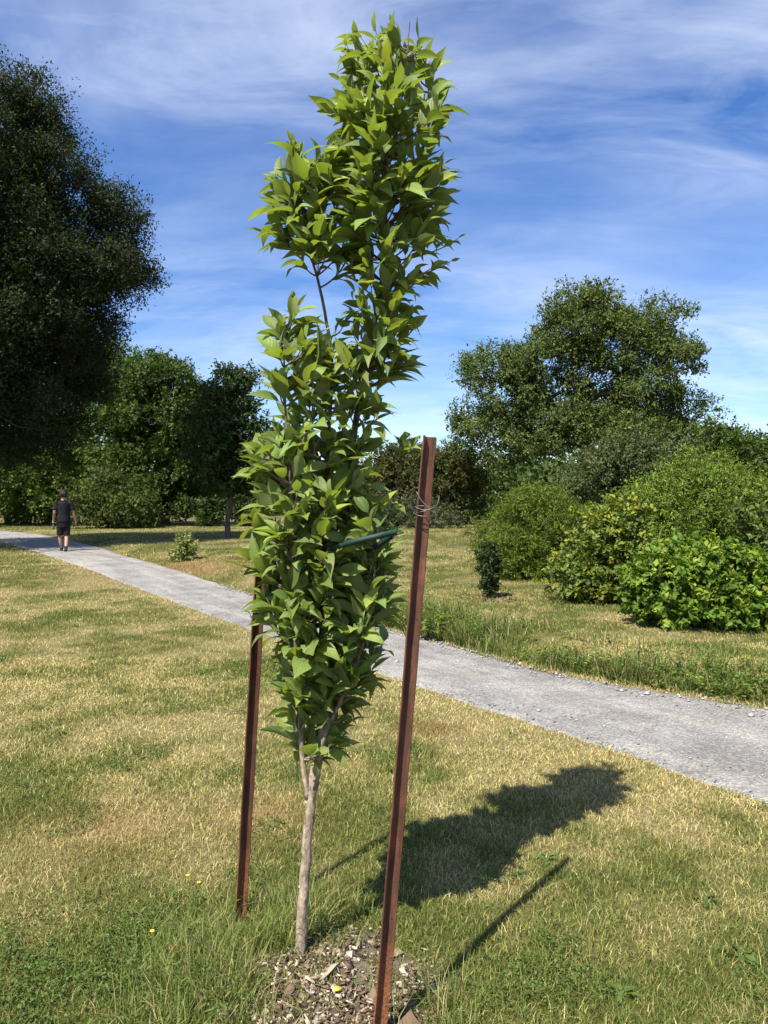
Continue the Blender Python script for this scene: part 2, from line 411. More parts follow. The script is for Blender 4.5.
for d0, d1, rho, seg in [(1.5, 3, 17000, 2), (3, 5, 12500, 2), (5, 8, 6500, 2), (8, 13, 2600, 1), (13, 22, 900, 1), (22, 48, 200, 1)]:
    W = .55*d1+1.0; n = int(rho*(d1-d0)*2*W)
    x = rng.uniform(-W, W, n); y = rng.uniform(d0, d1, n)
    k = (np.abs(x) < .55*y+1.0) & ~in_path(x, y, .0)
    mrr = mulch_r(x, y); k &= (mrr > 1.0) | (rng.random(n) < .10+.55*(fbm(x/.11, y/.11, 88, 2)+.25*sstep(-.12, -.4, x) > .56))
    x, y = x[k], y[k]; n = len(x)
    dd = np.hypot(x, y); dr = dry(x, y)
    dr2 = np.clip(dr+rng.normal(0, .40, n), 0, 1)[:, None]
    col = np.where(dr2 < .5, green+(olive-green)*dr2*2, olive+(straw-olive)*(dr2-.5)*2)*rng.uniform(.40, 1.6, n)[:, None]
    dd_ = np.clip(dead(x, y)*1.3, 0, 1); col = col*(1-dd_)+brown*dd_
    s, nq = sn(x, y); bank = sstep(.9, .1, nq-n_far(s))*(nq > n_far(s))
    hg = rng.uniform(.017, .043, n)*(1+.25*(1-dr))*(1+.7*bank)*(1+.10*(dd > 8))
    wd = np.maximum(rng.uniform(.0016, .0036, n), dd/F*rng.uniform(.40, .75, n))
    ln = np.clip(rng.normal(.72, .3, n)+.2*dr, .05, 1.12)
    az = rng.uniform(0, 6.283, n)+1.2*(vnoise(x/.3, y/.3, 3)-.5)
    G.add(*blades(np.stack([x, y, h(x, y)-.004], -1), hg, wd, ln, az, col, seg))
tag(G.obj('lawn_grass', m_grass), 'patchy mown lawn grass, half green and half dried to straw', 'grass', kind='stuff')

# clover patches, dark green, low
m_clover = leaf_mat('clover', .25, .5, .3, (1.1, 1.3, .4), .2, 10)
def leaves(P, D, Nn, L, Wd, col, curl=.15, fold=.25, rows=4, half=1, shape=None, wav=0.):
    """ovate leaves; P base, D along, Nn upper normal. returns V,polys(quads),col,uv"""
    n = len(P); D = nrm(D); S = nrm(np.cross(D, Nn)); Nn = np.cross(S, D)
    ty = np.linspace(0, 1, rows+1)
    wprof = shape(ty) if shape else np.clip(np.sin(np.pi*ty**.78), 0, 1)*(1-.15*ty)
    tx = np.linspace(-1, 1, 2*half+1)
    gx_ = tx[None]*wprof[:, None]; gy_ = np.repeat(ty[:, None], len(tx), 1)
    gx_ = gx_.ravel(); gy_ = gy_.ravel(); K = len(gx_)
    curl = np.broadcast_to(curl, (n,))[:, None]; fold = np.broadcast_to(fold, (n,))[:, None]
    Xl = gx_[None]*Wd[:, None]*.5*np.cos(fold); Zf = np.abs(gx_)[None]*Wd[:, None]*.5*np.sin(fold)
    ph = rng.uniform(0, 6.28, n)[:, None]
    Zf = Zf+wav*Wd[:, None]*np.abs(gx_)[None]*np.sin(gy_[None]*9+ph+np.sign(gx_)[None]*1.3)
    ang = curl*gy_[None]*1.6
    Yl = L[:, None]*np.where(np.abs(ang) < 1e-3, gy_[None], np.sin(ang)/np.where(np.abs(curl) < 1e-3, 1, curl*1.6))
    Zl = -L[:, None]*np.where(np.abs(ang) < 1e-3, 0, (1-np.cos(ang))/np.where(np.abs(curl) < 1e-3, 1, curl*1.6))
    V = P[:, None]+S[:, None]*Xl[..., None]+D[:, None]*Yl[..., None]+Nn[:, None]*(Zl+Zf)[..., None]
    w_ = 2*half+1
    q = (np.arange(rows)[:, None]*w_+np.arange(w_-1)[None]).ravel()
    q = np.stack([q, q+1, q+1+w_, q+w_], -1)
    q = (q[None]+np.arange(n)[:, None, None]*K).reshape(-1, 4)
    uv = np.stack([np.tile(tx*.5+.5, rows+1), gy_], -1)
    return V.reshape(-1, 3), q, np.repeat(col, K, 0), np.tile(uv, (n, 1))
def cards(P, D, Nn, L, Wd, col):
    """cheap folded 4-vertex leaf, for crowns"""
    n = len(P); D = nrm(D); S = nrm(np.cross(D, Nn)); Nn = np.cross(S, D)
    l = L[:, None]; w2 = Wd[:, None]*.5
    V = np.stack([P, P+D*l*.45+S*w2+Nn*w2*.35, P+D*l-Nn*l*.12, P+D*l*.45-S*w2+Nn*w2*.35], 1)
    f = (np.arange(n)[:, None, None]*4+np.array([[0, 1, 2], [0, 2, 3]])[None]).reshape(-1, 3)
    return V.reshape(-1, 3), f, np.repeat(col, 4, 0)
def rdir(n):
    return nrm(rng.normal(size=(n, 3)))
UP = np.array([0, 0, 1.])
n = 420000
x = rng.uniform(-3, 3, n); y = rng.uniform(1.6, 6, n)
gl = np.exp(-(((x+1.05)/.62)**2+((y-2.60)/.42)**2))*1.0+.55*(fbm(x/.5, y/.5, 91, 3) > .66)+.0
k = (rng.random(n) < gl*.8*(.35+.65*(fbm(x/.16, y/.16, 19, 2) > .5))) & ~in_path(x, y, .05) & (mulch_r(x, y) > .95) & (np.abs(x) < .55*y+.5)
x, y = x[k], y[k]; n = len(x)
P = np.stack([x, y, h(x, y)+rng.uniform(.012, .045, n)], -1)
nm = nrm(UP+.55*rng.normal(size=(n, 3))); d = np.cross(nm, rdir(n))
ccol = np.array([.080, .130, .022])*rng.uniform(.7, 1.35, (n, 1))
tag(mesh_obj('clover', *(lambda a: (a[0], [a[1]], m_clover, None, a[2]))(cards(P, d, nm, rng.uniform(.007, .016, n), rng.uniform(.006, .012, n), ccol))), 'low dark green clover patches spreading through the lawn', 'clover', kind='stuff')

# wood chip mulch
def chips(x, y, big=1.):
    n = len(x)
    L = rng.lognormal(-4.1, .5, n)*big; Wd = L*rng.uniform(.25, .7, n); T = rng.uniform(.0012, .0035, n)
    d = rdir(n)*np.array([1, 1, .45]); nm = nrm(UP+.6*rng.normal(size=(n, 3))); d = nrm(d); s = nrm(np.cross(d, nm)); nm = np.cross(s, d)
    P = np.stack([x, y, h(x, y)+rng.uniform(.002, .016, n)], -1)
    cn = np.array([[-1, -1, -1], [1, -1, -1], [1, 1, -1], [-1, 1, -1], [-1, -1, 1], [1, -1, 1], [1, 1, 1], [-1, 1, 1]], float)
    cj = cn[None]*rng.uniform(.55, 1.1, (n, 8, 3))
    V = P[:, None]+d[:, None]*(cj[..., 0:1]*L[:, None, None]*.5)+s[:, None]*(cj[..., 1:2]*Wd[:, None, None]*.5)+nm[:, None]*(cn[None][..., 2:3]*T[:, None, None]*.5)
    f = np.array([[0, 3, 2, 1], [4, 5, 6, 7], [0, 1, 5, 4], [1, 2, 6, 5], [2, 3, 7, 6], [3, 0, 4, 7]])
    f = (f[None]+np.arange(n)[:, None, None]*8).reshape(-1, 4)
    u = rng.random((n, 1)); col = np.where(u < .40, np.array([.27, .20, .13]), np.where(u < .80, np.array([.12, .082, .052]), np.array([.48, .41, .32])))*rng.uniform(.6, 1.2, (n, 1))
    return V.reshape(-1, 3), f, np.repeat(col, 8, 0)
n = 15000; x = rng.uniform(-.85, .45, n); y = rng.uniform(1.9, 3.1, n); k = (mulch_r(x, y) < .95+.2*rng.normal(size=n)) & (rng.random(n) < .25+.75*(fbm(x/.15, y/.15, 99, 3) > .42)); x, y = x[k], y[k]
m_chip = attr_mat('wood_chips', .9, .2, .3, 150, .4, .002)
V, f, c_ = chips(x, y)
tag(mesh_obj('mulch', V, [f], m_chip, col=c_), 'pale grey wood chip mulch around the foot of the staked sapling', 'mulch', kind='stuff')

# ------------------------------------------------------------------ sapling
def S3(px, py, dy=0.):
    D = 2.71+dy; return np.array([(px-CX)/F*D, D, CAMH+(HZ-py)/F*D])
sap = thing('sapling', (TRUNK[0], TRUNK[1], h(TRUNK[:1], TRUNK[1:])[0]), 'young broadleaf sapling, tall and narrow, tied between two rusty posts', 'tree')
m_trunk = bark_mat('sapling_bark', (.14, .10, .068), (.54, .44, .32), 75, .4)
m_stem = bark_mat('sapling_stems', (.07, .05, .035), (.20, .155, .11), 80, .3)
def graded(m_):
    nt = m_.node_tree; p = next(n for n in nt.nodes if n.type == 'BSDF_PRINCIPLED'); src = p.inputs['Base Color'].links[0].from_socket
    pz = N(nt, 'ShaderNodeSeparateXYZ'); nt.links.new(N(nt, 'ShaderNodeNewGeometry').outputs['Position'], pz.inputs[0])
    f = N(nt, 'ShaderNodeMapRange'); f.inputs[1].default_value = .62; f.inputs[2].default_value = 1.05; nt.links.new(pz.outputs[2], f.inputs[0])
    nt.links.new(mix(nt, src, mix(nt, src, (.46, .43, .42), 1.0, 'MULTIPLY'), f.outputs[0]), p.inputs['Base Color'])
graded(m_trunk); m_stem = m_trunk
m_leaf = leaf_mat('sapling_leaves', .38, .50, .36, (1.45, 1.5, .35), .18, 25, (.19, .23, .10), True)
z0 = h(TRUNK[:1], TRUNK[1:])[0]
mb = MB()
tp = spline([(TRUNK[0]-.005, 2.71, z0-.05), S3(302, 920), S3(305, 870), S3(309, 820), S3(313, 785), S3(316, 765)], 26)
tp[:, :2] += .0016*rng.normal(size=(26, 2))
mb.tube(tp, np.linspace(.0195, .0155, 26)+.006*np.exp(-np.arange(26)/2.), 12, bump=.05)
for k in (8, 13, 17, 21):
    a = rng.uniform(0, 6.28); mb.tube([tp[k], tp[k]+np.array([math.cos(a), math.sin(a), .3])*.022], [.009, .005], 6)
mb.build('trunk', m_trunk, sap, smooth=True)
stems = {
 'A': ([(313, 790, 0), (328, 700, .02), (340, 600, .03), (347, 500, .02), (356, 420, .02), (371, 340, .0), (384, 262, 0), (384, 180, -.02), (388, 100, 0), (391, 32, .0)], .018, .003),
 'B': ([(308, 800, 0), (302, 755, .0), (299, 690, -.03), (293, 600, -.08), (292, 500, -.12), (284, 400, -.10), (284, 320, -.06)], .012, .002),
 'C': ([(311, 792, .0), (320, 720, .08), (322, 600, .10), (328, 450, .05), (333, 360, .03), (322, 290, .0), (306, 225, -.05), (294, 160, -.08)], .012, .002),
 'D': ([(316, 775, .0), (326, 735, -.04), (352, 680, -.08), (375, 610, -.10), (382, 545, -.1)], .010, .002),
 'E': ([(340, 600, .03), (372, 560, .06), (388, 515, .05), (403, 446, .03)], .005, .002),
 'G': ([(384, 235, 0), (412, 190, .08), (426, 120, .1), (424, 65, .10)], .007, .002),
 'H': ([(386, 140, 0), (402, 85, -.06), (411, 24, -.07)], .005, .0015),
 'I': ([(320, 720, .08), (342, 650, .2), (352, 560, .24), (340, 450, .2), (350, 370, .16)], .010, .002),
 'J': ([(304, 690, -.03), (318, 600, -.09), (322, 520, -.11), (316, 420, -.08)], .009, .002),
}
spts = []; sdirs = []; stemmb = {}; sid = []
for key, (pp, r0, r1) in stems.items():
    q = spline([S3(*a) for a in pp], 40)
    q += .004*np.cumsum(rng.normal(size=q.shape), 0)*np.array([.4, .4, 0])*np.linspace(0, 1, 40)[:, None]
    mb = MB(); mb.tube(q, np.linspace(r0, r1, 40), 8, bump=.04); stemmb[key] = mb; sid += [key]*34
    spts.append(q[6:]); sdirs.append(nrm(np.gradient(q, axis=0))[6:])
spts = np.concatenate(spts); sdirs = np.concatenate(sdirs)
env = np.array([(26, 386, 396), (42, 344, 424), (60, 336, 444), (90, 330, 450), (120, 328, 454), (150, 328, 454), (180, 332, 448), (210, 336, 440), (240, 340, 440), (262, 345, 440),
  (285, 350, 415), (305, 345, 412), (330, 340, 416), (360, 320, 414), (390, 290, 385), (440, 254, 374), (480, 249, 375), (520, 256, 386), (560, 256, 390), (600, 260, 391), (640, 270, 384), (680, 280, 370), (710, 288, 354), (740, 294, 342), (758, 300, 332)], float)
env2 = np.array([(150, 283, 330), (180, 284, 335), (205, 270, 345), (235, 266, 340), (262, 292, 330), (280, 300, 330)], float)   # upper-left lobe
env3 = np.array([(305, 278, 300), (330, 275, 305), (360, 272, 330), (390, 265, 330)], float)
targets = []
def samp(E, n, cdy=0.):
    ys = np.sort(rng.uniform(E[0, 0], E[-1, 0], n*4))
    a = np.interp(ys, E[:, 0], E[:, 1]); b_ = np.interp(ys, E[:, 0], E[:, 2])
    k = rng.random(len(ys)) < (b_-a)/(b_-a).max(); ys, a, b_ = ys[k][:], a[k], b_[k]
    idx = rng.choice(len(ys), min(n, len(ys)), False); ys, a, b_ = ys[idx], a[idx], b_[idx]
    th = rng.uniform(0, 6.283, len(ys)); rr = np.sqrt(rng.uniform(.12, 1, len(ys)))
    for yy, l, r_, t, q in zip(ys, a, b_, th, rr):
        cx = (l+r_)/2; hw = (r_-l)/2
        targets.append(np.concatenate([S3(cx+hw*q*math.cos(t), yy, cdy+hw/285*.9*q*math.sin(t)), [1.0]]))
samp(env, 470); samp(env[15:], 190); samp(env2, 60, -.05); samp(env3, 34, -.08)
targets = np.array(targets)
for a in [(403, 441, .03), (401, 452, .03), (407, 449, .0),  (391, 30, 0), (412, 22, -.07), (390, 55, .0), (424, 66, .1), (457, 240, 0.02), (450, 262, .05), (435, 268, 0), (284, 322, -.06), (392, 505, .04), (388, 530, .03), (294, 150, -.08)]:
    targets = np.vstack([targets, np.concatenate([S3(*a), [.62]])])
sunb = sdir*1.0; LP, LD, LN, LL, LC = [], [], [], [], []
for T in targets:
    sc = T[3]; T = T[:3]
    dv_ = spts-T; dist = np.linalg.norm(dv_*np.array([1, 1, .8]), axis=1)+np.where(dv_[:, 2] > -.02, 1.0, 0)+.5*np.abs(dv_[:, 2]+.10)
    k = np.argmin(dist); Sx = spts[k]
    dT = T-Sx; Ln = np.linalg.norm(dT)
    if Ln < .03: continue
    mid = Sx+dT*.5+np.array([dT[0], dT[1], 0])*.18-UP*.02
    q = np.array([(1-t)**2*Sx+2*t*(1-t)*mid+t*t*T for t in np.linspace(0, 1, 7)])
    stemmb[sid[k]].tube(q, np.linspace(.0035, .0013, 7), 5)
    nl = int(np.clip(Ln/.028, 4, 8)) if sc == 1 else 6
    axisd = nrm(q[-1]-q[-3]); rad = np.array([T[0]-Sx[0], T[1]-Sx[1], 0]); rad = nrm(rad+1e-6)
    phi0 = rng.uniform(0, 6.28)
    for j in range(nl):
        t = .35+.65*j/(nl-1); pb = np.array([np.interp(t, np.linspace(0, 1, 7), q[:, a]) for a in range(3)])
        phi = phi0+j*2.4+rng.normal(0, .25)
        e1 = nrm(np.cross(axisd, [.3, .9, .1])); e2 = np.cross(axisd, e1)
        lat = e1*math.cos(phi)+e2*math.sin(phi)
        op = rng.uniform(.75, 1.25)*(1.0 if j < nl-1 else .45)*(1-.25*(t-.35))
        d = axisd*math.cos(op)+lat*math.sin(op)*.9+rad*.50+UP*.26+.22*rng.normal(size=3)
        d = nrm(d)
        up_ = axisd*.10+UP*.70+rad*.40+sunb*.35+.34*rng.normal(size=3)
        LP.append(pb); LD.append(d); LN.append(up_)
        s_ = rng.uniform(.064, .150)*(1.0 if j < nl-2 else rng.uniform(.6, .9))*(sc if sc < 1 else 1)*(.80 if T[2] > 3.02 else 1)
        LL.append(s_)
        young = 1 if (j >= nl-2 and rng.random() < .55) else 0
        if rng.random() < .012: young = 2
        LC.append(np.array([.190, .258, .064])*rng.uniform(.66, 1.28)*(1, np.array([1.35, 1.28, 1.1]), np.array([1.9, 1.45, .7]))[young]*np.array([rng.uniform(.9, 1.12), 1, rng.uniform(.85, 1.25)]))
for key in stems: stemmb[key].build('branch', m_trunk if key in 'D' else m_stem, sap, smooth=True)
LP, LD, LN, LL, LC = map(np.array, (LP, LD, LN, LL, LC)); n = len(LP)
# short petioles
pet = nrm(LD)*LL[:, None]*.10
mbp = MB()
for a, b_ in zip(LP-pet*.3, pet*1.3): mbp.tube([a, a+b_*.5, a+b_], [.0013, .0011, .001], 4, cap=False)
mbp.build('leaf_stalks', m_stem, sap)
lshape = lambda t: np.clip(np.sin(np.pi*np.clip(t, 0, 1)**.80), 0, 1)**.82*np.where(t > .66, 1-.50*((t-.66)/.34), 1)
V, q, c_, uv = leaves(LP+pet, LD, LN, LL, LL*rng.uniform(.39, .50, n), LC, curl=np.clip(rng.normal(.48, .34, n), -.3, 1.3), fold=np.clip(rng.normal(.42, .25, n), .0, 1.1), rows=9, half=2, shape=lshape, wav=.035)
crown = mesh_obj('crown', V, [q], m_leaf, sap, c_, uv, smooth=True)
print('sapling leaves', n)

# ------------------------------------------------------------------ posts, wires, hose
m, nt, out = mat('rusted_steel'); m_rust = m
pos = N(nt, 'ShaderNodeTexCoord').outputs['Object']
mp = N(nt, 'ShaderNodeMapping'); mp.inputs['Scale'].default_value = (1, 1, .18); nt.links.new(pos, mp.inputs['Vector'])
f1 = noise(nt, mp.outputs[0], 45, 6, .65, .4); f2 = noise(nt, pos, 130, 5, .7); f3 = noise(nt, pos, 6, 4, .6)
c = ramp(nt, f1, [(.25, (.030, .014, .009)), (.5, (.084, .034, .019)), (.78, (.155, .066, .036))])
c = mix(nt, c, (.045, .022, .018), ramp(nt, f2, [(.55, 0.), (.72, .8)]))
spz = N(nt, 'ShaderNodeSeparateXYZ'); nt.links.new(pos, spz.inputs[0])
low = math_(nt, 'MULTIPLY', math_(nt, 'SUBTRACT', .30, math_(nt, 'ADD', spz.outputs[2], math_(nt, 'MULTIPLY', math_(nt, 'SUBTRACT', f3, .5), .5))), 6.0, True)
c = mix(nt, c, mix(nt, (.30, .115, .045), (.10, .035, .02), ramp(nt, f2, [(.42, 0.), (.6, 1.)])), math_(nt, 'MULTIPLY', low, .75))
c = mix(nt, c, mix(nt, c, (1.9, 1.6, 1.4), 1.0, 'MULTIPLY'), ramp(nt, f3, [(.48, 0.), (.66, 1.)]))
p = N(nt, 'ShaderNodeBsdfPrincipled'); p.inputs['Roughness'].default_value = .68; p.inputs['Specular IOR Level'].default_value = .35; p.inputs['Metallic'].default_value = .1
nt.links.new(c, p.inputs['Base Color'])
b = N(nt, 'ShaderNodeBump'); b.inputs['Strength'].default_value = .5; b.inputs['Distance'].default_value = .002
nt.links.new(math_(nt, 'ADD', f1, f2), b.inputs['Height']); nt.links.new(b.outputs[0], p.inputs['Normal']); nt.links.new(p.outputs[0], out.inputs[0])
m_wire = plain_mat('galvanised_wire', (.24, .22, .20), .5, .5, .6, .35, 90)
m_dwire = plain_mat('dark_wire', (.06, .05, .045), .5, .5, .5, .3, 90)

def steel_post(base, top, rot, label, w_=.037, t=.005):
    base = np.array(base); top = np.array(top); L = np.linalg.norm(top-base)
    o = thing('steel_post', base, label, 'post', 'rusty steel posts staking the sapling')
    ax = nrm(top-base)
    o.rotation_mode = 'QUATERNION'
    # angle-iron profile: wide flange along +x, second flange from its left end towards -y
    prof = np.array([(0, 0), (w_, 0), (w_, -t*.8), (w_-t*.25, -t), (t*1.6, -t), (t, -t*1.6), (t, -w_+t*.25), (t*.75, -w_), (0, -w_)])-np.array([w_*.5, -.006])
    zs = np.concatenate([[-.3], np.linspace(0, L-.004, 30), [L]])
    K = len(prof); V = []
    for k, zq in enumerate(zs):
        sc = .94 if k == len(zs)-1 else 1.0
        cpt = prof.mean(0); V.append(np.column_stack([(prof-cpt)*sc+cpt+.0004*rng.normal(size=2), np.full(K, zq)]))
    V = np.concatenate(V); i = np.arange(len(zs)-1)[:, None]*K; j = np.arange(K)[None]; j2 = (j+1) % K
    q = np.stack([i+j, i+j2, i+K+j2, i+K+j], -1).reshape(-1, 4)
    bar = mesh_obj('angle_bar', V, [q[:, ::-1], np.array([np.arange(K)+(len(zs)-1)*K])[:, ::-1]], m_rust, None)
    bar.parent = o
    from mathutils import Quaternion
    o.rotation_quaternion = Vector((0, 0, 1)).rotation_difference(Vector(ax)) @ Quaternion((0, 0, 1), R(rot))
    # punched holes read as dark rusty bolt heads on the wide flange
    for zq in np.arange(.35, L-.05, .30):
        th = np.arange(10)/10*6.283; mbh = MB()
        ring = np.column_stack([.004+.0032*np.cos(th), np.full(10, -t+.0058-.0012), zq+.0032*np.sin(th)])
        mbh.add(ring, {10: np.arange(10)[None]})
        hb = mbh.build('bolt_hole', m_dwire, None); hb.parent = o
    return o
pbR = np.array([.0, 2.28]); pbL = np.array([-.545, 2.93])
zr = h(pbR[:1], pbR[1:])[0]; zl = h(pbL[:1], pbL[1:])[0]
D_ = 2.44
ptop = np.array([(430.5-CX)/F*D_, D_, CAMH+(HZ-437)/F*D_])
steel_post((-.012, 2.28, zr), ptop, -14, 'rusty steel post leaning right in front of the mulch, bare from end to end')
DL = 2.95
ltop = np.array([(266-CX)/F*DL, DL, CAMH+(HZ-497)/F*DL])
steel_post((pbL[0], pbL[1], zl), ltop, -10, 'rusty steel post left of the sapling, its top hidden in leaves', .035)

def on_post(base, top, zq):
    base = np.array(base); top = np.array(top); t = (zq-base[2])/(top[2]-base[2]); return base+(top-base)*t
pw = on_post((-.012, 2.28, zr), ptop, CAMH+(HZ-510)/F*2.42)
tie = thing('wire_tie', pw, 'silvery wire twisted around the upper part of the bare steel post', 'wire')
mb = MB()
for k in range(3):
    th = np.linspace(0, 6.283*1.02, 30); a = .034+.002*k
    pts = pw+np.column_stack([a*np.cos(th)+.0, a*.95*np.sin(th)-.008, (k-1.5)*.006+.010*np.sin(th*1+k*1.7)])
    mb.tube(pts, .0011, 6)
mb.tube(spline([pw+np.array([-.026, -.046, .055]), pw+np.array([-.012, -.048, .03]), pw+np.array([.012, -.047, .004]), pw+np.array([.03, -.04, -.012])], 12), .0016, 6)
mb.tube(spline([pw+np.array([-.03, -.044, .008]), pw+np.array([0, -.049, .0]), pw+np.array([.024, -.045, .008]), pw+np.array([.040, -.02, .02]), pw+np.array([.047, -.0, .045])], 14), .0011, 6)
mb.build('wire_loops', m_wire, tie, smooth=True)
m_hose = plain_mat('green_rubber_hose', (.010, .036, .032), .6, .35, 0, .3, 60, .1)
hz_ = S3(366, 540)
hose = thing('rubber_hose', S3(345, 545, -.1), 'dark green rubber hose looped around the sapling stems as a tie', 'hose')
def tube_open(mb_, pts, r, r2, sides=14):
    mb_.tube(pts, r, sides, cap=False); e = len(pts)-1
    mb_.tube(np.array(pts)[::-1], r2, sides, cap=False)
loop = spline([S3(396, 532, -.25), S3(374, 537, -.27), S3(346, 544, -.24), S3(325, 552, -.10), S3(328, 556, .10), S3(345, 554, .06), S3(372, 548, -.10), S3(392, 536, -.19)], 60)
mb = MB(); tube_open(mb, loop, .0098, .0072); mb.build('tube', m_hose, hose, smooth=True)
mb = MB(); mb.tube(spline([S3(398, 531, -.25), S3(408, 524, -.25), pw+np.array([-.035, -.03, -.01])], 20), .0009, 5); mb.tube(spline([S3(394, 535, -.19), S3(405, 529, -.2), pw+np.array([-.03, .01, -.006])], 20), .0009, 5)
mb.build('wire', m_wire, hose, smooth=True)
# dark wire curled at the left post
lw = on_post((pbL[0], pbL[1], zl), ltop, CAMH+(HZ-606)/F*2.93)
tie2 = thing('wire_tie', lw, 'dark curled wire end wrapped around the post left of the sapling', 'wire')
mb = MB()
for k in range(3):
    th = np.linspace(0, 6.283, 26); mb.tube(lw+np.column_stack([.031*np.cos(th), .031*np.sin(th)-.008, (k-1)*.008+.01*np.sin(th+k)]), .0014, 6)
th = np.linspace(0, 11, 40); mb.tube(lw+np.column_stack([-.035-.018*np.sin(th*.5)-.008*th/11, -.03+.016*np.cos(th), -.025+.05*th/11*np.cos(th*.25)]), .0012, 6)
mb.build('wire_loops', m_dwire, tie2, smooth=True)

# ------------------------------------------------------------------ background trees
m_bark = bark_mat('tree_bark', (.055, .045, .036), (.16, .13, .10), 14, .3)
m_barkg = bark_mat('grey_bark', (.10, .09, .075), (.27, .245, .21), 14, .3)
m_tleaf = leaf_mat('tree_leaves', .30, .62, .2, (1.25, 1.35, .45), .3, 1.2)
m_sleaf = leaf_mat('shrub_leaves', .32, .55, .28, (1.3, 1.35, .4), .25, 3)
def plant(name, label, cat, base, lobes, nclump, per, leafL, cols, group=None, trunk_r=.18, trunk_top=.6, shoot=.5, upb=.5, lw=.55, mleaf=None, mbark=None, fill=.45, spread=.9, tip_r=.006, nmup=.8, stems=1, colvar=.32, dens=.42, cr=None):
    """lobes: (cx,cy,cz,rx,ry,rz) world. clumps on shells of the lobes, leaves along short shoots, branches grown to them."""
    base = np.asarray(base, float); lob = np.array(lobes, float)
    per = int(per*1.8/dens); nclump = int(nclump*dens); leafL *= 1.15; cr = cr or shoot*1.15
    o = thing(name, base, label, cat, group)
    vol = (lob[:, 3]*lob[:, 4]*lob[:, 5])**(2/3); pick = rng.choice(len(lob), nclump, p=vol/vol.sum())
    L = lob[pick]; d = rdir(nclump); rr = 1-(1-fill)*rng.random(nclump)**1.6
    Pc = L[:, :3]+d*L[:, 3:]*(rr*rng.uniform(.78, 1.20, nclump))[:, None]
    gz = h(Pc[:, 0], Pc[:, 1]); k = Pc[:, 2] > gz+.05; Pc, L, d = Pc[k], L[k], d[k]
    # drop clumps buried deep inside other lobes
    q = np.min(np.linalg.norm((Pc[:, None]-lob[None, :, :3])/lob[None, :, 3:], axis=2), 1); k = q > fill*.75; Pc, L, d = Pc[k], L[k], d[k]
    nclump = len(Pc)
    od = nrm(d*np.array([1, 1, .7])+UP*upb)
    # branch graph
    top = lob[:, 2].max(); cc = np.average(lob[:, :3], 0, weights=vol)
    H = (lob[:, 2]+lob[:, 5]).max()-base[2]
    nodes = [base-UP*.1]; par = [-1]
    for s_i in range(stems):
        tgt = np.array([cc[0], cc[1], base[2]+H*trunk_top]); 
        if stems > 1: tgt = tgt+np.array([rng.normal()*lob[:, 3].mean()*.6, rng.normal()*lob[:, 4].mean()*.6, rng.normal()*.1*H])
        prev = 0
        for t in np.linspace(0, 1, 9)[1:]:
            pt = base+(tgt-base)*np.array([t**1.4, t**1.4, t])+rng.normal(size=3)*np.array([1, 1, 0])*.007*H*min(1, 6/H)
            nodes.append(pt); par.append(prev); prev = len(nodes)-1
    order = np.argsort(np.linalg.norm(Pc-nodes[-1], axis=1)); A_ = np.empty((nclump*3+len(nodes)+5, 3)); A_[:len(nodes)] = nodes; cnt = len(nodes)
    leafnode = []
    for i_ in order:
        v = A_[:cnt]-Pc[i_]; ds = np.linalg.norm(v, axis=1)+np.where(v[:, 2] > .1*H*.3, .35*H, 0)
        j = int(np.argmin(ds)); a = A_[j]
        m1 = a+(Pc[i_]-a)*.5+rng.normal(size=3)*.05*ds[j]-UP*.04*ds[j]
        A_[cnt] = m1; par.append(j); A_[cnt+1] = Pc[i_]; par.append(cnt); leafnode.append(cnt+1); cnt += 2
    A_ = A_[:cnt]; w_ = np.zeros(cnt); w_[leafnode] = 1
    for i_ in range(cnt-1, 0, -1):
        w_[par[i_]] += w_[i_]
    rad = np.maximum(tip_r, trunk_r*(w_/max(w_[0], 1))**.5)
    mbt = MB()
    p_ = np.array(par)
    for i_ in range(1, cnt):
        a, b_ = A_[p_[i_]], A_[i_]; r0 = min(rad[p_[i_]], rad[i_]*1.6); fl = 1.35 if p_[i_] == 0 else 1
        mbt.tube([a, b_], [r0*fl, rad[i_]], 7 if rad[i_] > .05 else 3, cap=False)
    mbt.build('trunk', mbark or m_bark, o, smooth=True)
    # leaves
    nsh = max(1, per//9); npl = per//nsh; n_ = nclump*nsh
    uo = rdir(n_)*rng.random((n_, 1))**.4; Ps = np.repeat(Pc, nsh, 0)+uo*cr*np.repeat(rng.uniform(.6, 1.25, (nclump, 1)), nsh, 0)*np.array([1, 1, .62]); ods = np.repeat(od, nsh, 0)
    sd = nrm(ods*.6+uo*.9+.5*rdir(n_)); sl_ = shoot*rng.uniform(.3, .85, n_)
    t = rng.random((n_, npl)); 
    P = Ps[:, None]+sd[:, None]*(t*sl_[:, None])[..., None]+rng.normal(size=(n_, npl, 3))*shoot*.07
    P = P.reshape(-1, 3); nL = len(P); sdr = np.repeat(sd, npl, 0)
    d_ = nrm(sdr*.5+rdir(nL)); nm = UP*nmup*.75+.6*rdir(nL)+.75*np.repeat(uo, npl, 0)
    cols = [np.array(c_) for c_ in cols]; base_c = np.array(cols)[rng.choice(len(cols), n_, p=None)]
    cl = np.repeat(base_c*rng.uniform(1-colvar, 1+colvar, (n_, 1)), npl, 0)*rng.uniform(.8, 1.2, (nL, 1))
    k = P[:, 2] > h(P[:, 0], P[:, 1])+.03
    P, d_, nm, cl = P[k], d_[k], nm[k], cl[k]; nL = len(P)
    LL_ = leafL*rng.uniform(.65, 1.3, nL)
    V, f, c_ = cards(P, d_, nm, LL_, LL_*lw, cl)
    mesh_obj('crown', V, [f], mleaf or m_tleaf, o, c_)
    return o
